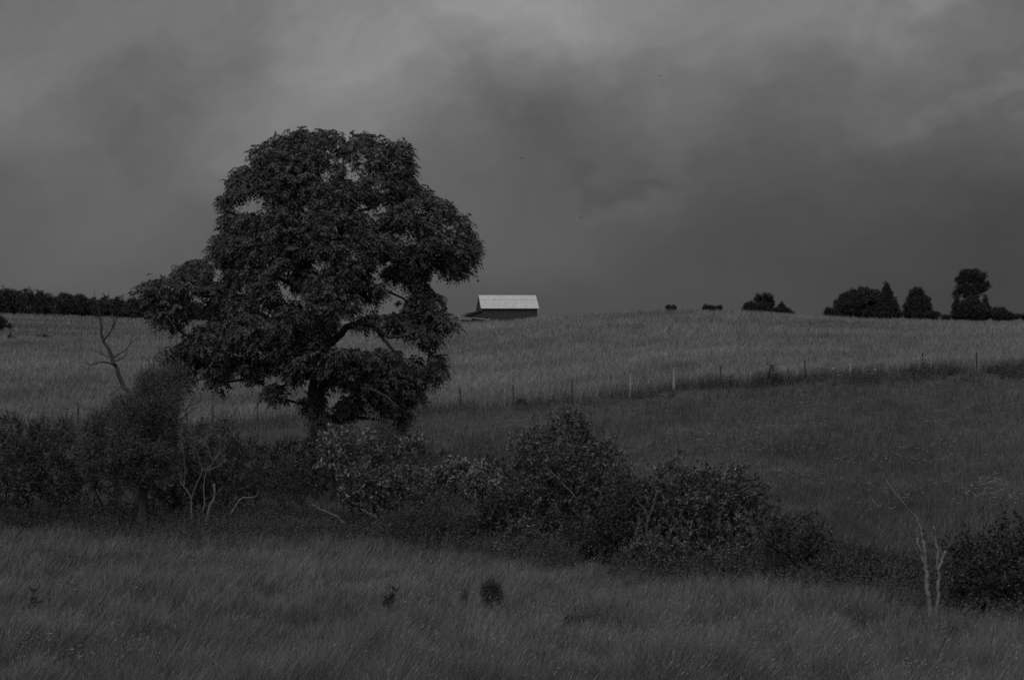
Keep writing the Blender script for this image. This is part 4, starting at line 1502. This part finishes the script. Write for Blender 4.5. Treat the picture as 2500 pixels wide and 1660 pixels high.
far('dense_tree', 'dark rounded tree behind the broad dense tree', 'tree', 2012, 240, [(2008, 698, 32, 26), (2005, 690, 22, 18), (2020, 712, 26, 22)], 410, .3, .16, 130, .75, trunk=([(2012, 720), (2012, 700)], .3, .15))
far('pointed_conifer', 'pointed dark evergreen beside the broad dense tree', 'tree', 2044, 230, [(2044, 723, 35, 13), (2044, 708, 28, 12), (2044, 694, 21, 11), (2044, 682, 14, 10), (2044, 672, 9, 8), (2044, 665, 5, 7), (2044, 658, 2.5, 6)], 411, .28, .13, 90, .5, trunk=([(2044, 720), (2044, 670)], .25, .05), up=-.2)
far('round_pine', 'separate rounded evergreen right of the pointed evergreen', 'tree', 2117, 231, [(2116, 722, 33, 13), (2117, 706, 31, 13), (2116, 692, 26, 12), (2114, 680, 18, 10), (2115, 672, 9, 7)], 412, .3, .14, 110, .6, trunk=([(2117, 720), (2116, 685)], .25, .06), up=0)
far('shrub', 'low straggling shrub at the right foot of the rounded evergreen', 'shrub', 2165, 229, [(2152, 728, 18, 7), (2175, 732, 16, 4)], 413, .25, .12, 60, .4)
far('tall_tree', 'tallest skyline tree with a flat layered crown above dark evergreens', 'tree', 2242, 233,
    [(2235, 633, 22, 9), (2252, 640, 22, 10), (2225, 648, 20, 9), (2262, 658, 17, 9), (2218, 665, 18, 8), (2240, 660, 22, 14), (2212, 678, 12, 5), (2238, 680, 20, 9), (2268, 668, 11, 6)], 414, .28, .14, 75, .6, trunk=([(2242, 715), (2241, 690), (2238, 650)], .28, .08))
far('dark_conifer', 'narrow evergreen at the left foot of the tallest tree', 'tree', 2205, 230, [(2207, 725, 13, 11), (2206, 710, 9, 11), (2207, 697, 5, 9), (2207, 688, 2, 5)], 415, .25, .12, 100, .5)
far('dark_conifer', 'dense dark evergreen directly below the tallest tree', 'tree', 2235, 229, [(2232, 715, 24, 20), (2250, 716, 20, 20), (2240, 700, 18, 14)], 416, .28, .14, 120, .6)
far('dark_conifer', 'pointed evergreen at the right foot of the tallest tree', 'tree', 2271, 230, [(2270, 722, 17, 14), (2271, 706, 9, 10), (2271, 694, 4, 9), (2271, 686, 2, 5)], 417, .25, .12, 100, .5)
far('shrub', 'sloping rounded shrub right of the evergreens under the tallest tree', 'shrub', 2305, 229, [(2300, 724, 20, 13), (2320, 730, 17, 8)], 418, .25, .12, 90, .5)
far('shrub', 'last low shrub of the skyline at the right edge', 'shrub', 2352, 229, [(2345, 732, 14, 6), (2370, 732, 16, 7)], 419, .25, .12, 70, .45)

GL = 'trees of the distant wood on the left'
r_ = rs(500)
wood_t = [(-20, 674, 34), (14, 672, 30), (42, 677, 24), (66, 679, 22), (92, 684, 20), (118, 683, 22), (150, 678, 26), (182, 684, 24), (210, 692, 22), (238, 690, 22), (268, 688, 24), (298, 692, 24), (330, 693, 24), (362, 695, 24), (395, 700, 24), (428, 704, 22), (460, 708, 22), (492, 712, 20)]
wl_ = ['leftmost tall tree of the distant wood', 'highest crown near the left end of the distant wood', 'rounded tree just right of the highest crown in the wood', 'broad tree right of the first high crowns of the wood',
       'lower tree at the first dip of the wood', 'tree rising again after the first dip of the wood', 'second high rounded crown of the distant wood', 'tree on the right shoulder of the second high crown',
       'low tree in the dip beside the leaning dead tree', 'distant tree seen through the fork of the leaning dead tree', 'distant tree just right of the leaning dead tree top', 'distant tree left of the walnut bough tip',
       'distant tree behind the tip of the walnut bough', 'distant tree behind the middle of the low walnut bough', 'distant tree showing under the low walnut bough', 'small distant tree below the root of the walnut bough',
       'last but one tree of the wood before the walnut crown', 'last tree of the wood at the edge of the walnut crown']
for i, ((x, y, w), lab) in enumerate(zip(wood_t, wl_)):
    yb = 720 + max(0, x) * .035
    y = y + r_.uniform(-8, 6)
    w = w * r_.uniform(.75, 1.1)
    lobes = [(x, y + 15, w * .8, 15), (x + r_.uniform(-8, 8), y + 4, w * .4, 8), (x - w * .45, y + 22, w * .6, 14), (x + w * .5, y + 24, w * .6, 14), (x, (y + yb) / 2 + 12, w, (yb - y) / 2 + 6)]
    far('deciduous_tree', 'dark ' + lab, 'tree', x, 500 + (i % 3) * 14, lobes, 500 + i, .75, .42, 55, 1.7, trunk=([(x, yb), (x, y + 20)], .35, .15), group=GL)
far('shrub', 'dark rounded tree cut by the left edge on the far slope', 'tree', 2, 300, [(0, 745, 11, 11), (-8, 742, 10, 10)], 530, .35, .2, 90, .7, group=None)
far('shrub', 'faint small shrub beside the dark tree at the left edge', 'shrub', 21, 300, [(21, 752, 5, 4)], 531, .3, .15, 40, .5, group=None)
far('shrub', 'low dark shrub in the hollow of the left field', 'shrub', 98, 262, [(98, 792, 15, 5), (108, 794, 12, 4)], 532, .3, .15, 50, .5, group=None)
far('shrub', 'faint low shrub near the left edge of the left field', 'shrub', 27, 235, [(27, 806, 9, 5)], 533, .3, .15, 40, .5, group=None)
far('shrub', 'dark shrub on the fence line right of a thin metal post', 'shrub', 1195, 86, [(1200, 928, 14, 8)], 534, .10, .04, 60, .3, group=None, m=M_weed)
far('shrub', 'tall dark weed standing in the fence row between two wooden and metal posts', 'weed', 1785, 86.5, [(1786, 872, 10, 14), (1778, 855, 6, 10)], 535, .12, .04, 50, .3, group=None, m=M_weed)


def umbel_plant(vx, yt, d, label, seed, n=7):
    r = rs(seed)
    g = ground_at(vx, d)
    t = thing('flowering_weed', label, 'wildflower', g, 'tall white-flowered weeds in the fence row')
    ms, mf = MB(), MB()
    top = P(vx, yt, d)
    for k in range(n):
        q = top + [r.normal(0, .35), r.normal(0, .15), -abs(r.normal(0, .3))]
        tube(ms, [g + [0, 0, -.05], (g + q) / 2 + r.normal(0, .05, 3), q], .012, .006, n=3, sub=2)
        m = 26
        az = r.uniform(0, 6.28, m)
        rr = r.uniform(0, .13, m)
        b = q + np.stack([np.cos(az) * rr, np.sin(az) * rr, r.uniform(0, .04, m)], 1)
        kites(mf, b, unit(np.stack([np.cos(az), np.sin(az), np.full(m, .6)], 1)), .05, .035, r, .05)
    ms.build('stem', M_twig, t)
    mf.build('flower_head', M_flower, t)


umbel_plant(1778, 847, 86.5, 'white-flowered weed left of the middle of the fence row', 601)
umbel_plant(1925, 846, 86.5, 'white-flowered weed just left of the short wooden post', 602)
umbel_plant(1985, 850, 86.5, 'white-flowered weed just right of the short wooden post', 603, 9)
umbel_plant(2115, 826, 86.5, 'white-flowered weed left of the tall pale wooden post', 604, 6)
umbel_plant(2140, 820, 86.5, 'tallest white-flowered weed, around the tall pale wooden post', 605, 8)


# ------------------------------------------------------------------ birds
def bird(vx, vy, d, label, bank, seed):
    c = P(vx, vy, d)
    t = thing('bird', label, 'bird', c, 'birds flying under the clouds')
    mb = MB()
    pts = np.array([[-.12, 0, 0], [-.06, 0, .01], [0, 0, .01], [.06, 0, .005], [.10, 0, .01], [.13, 0, .0]])
    tube(mb, c + pts, np.array([.008, .02, .032, .028, .02, .004]), None, n=6, sub=0)
    mb.build('body', M_bird, t, smooth=True)
    for s in (-1, 1):
        mb = MB()
        a = np.array([[.05, s * .02, .01], [-.03, s * .02, .01], [-.05, s * .16, .07 + bank * s], [.03, s * .15, .075 + bank * s], [-.09, s * .33, .03 + 2 * bank * s], [-.06, s * .33, .035 + 2 * bank * s]])
        Rz = np.array([[.5, -.86, 0], [.86, .5, 0], [0, 0, 1]])
        V = np.concatenate([a @ Rz.T + c, a @ Rz.T + c - [0, 0, .006]])
        mb.add(V, [[0, 1, 2, 3], [3, 2, 4, 5], [6, 9, 8, 7], [9, 11, 10, 8], [0, 3, 9, 6], [3, 5, 11, 9], [5, 4, 10, 11], [4, 2, 8, 10], [2, 1, 7, 8], [1, 0, 6, 7]])
        mb.build('wing', M_bird, t)


bird(1204, 366, 130, 'small dark bird high above the barn', .02, 1)
bird(1339, 503, 140, 'small dark bird lower in the sky, right of the barn', .05, 2)
bird(1523, 176, 150, 'tiny dark bird highest in the sky, right of centre', -.03, 3)

for o in ALL:
    if '_loc' in o:
        del o['_loc']
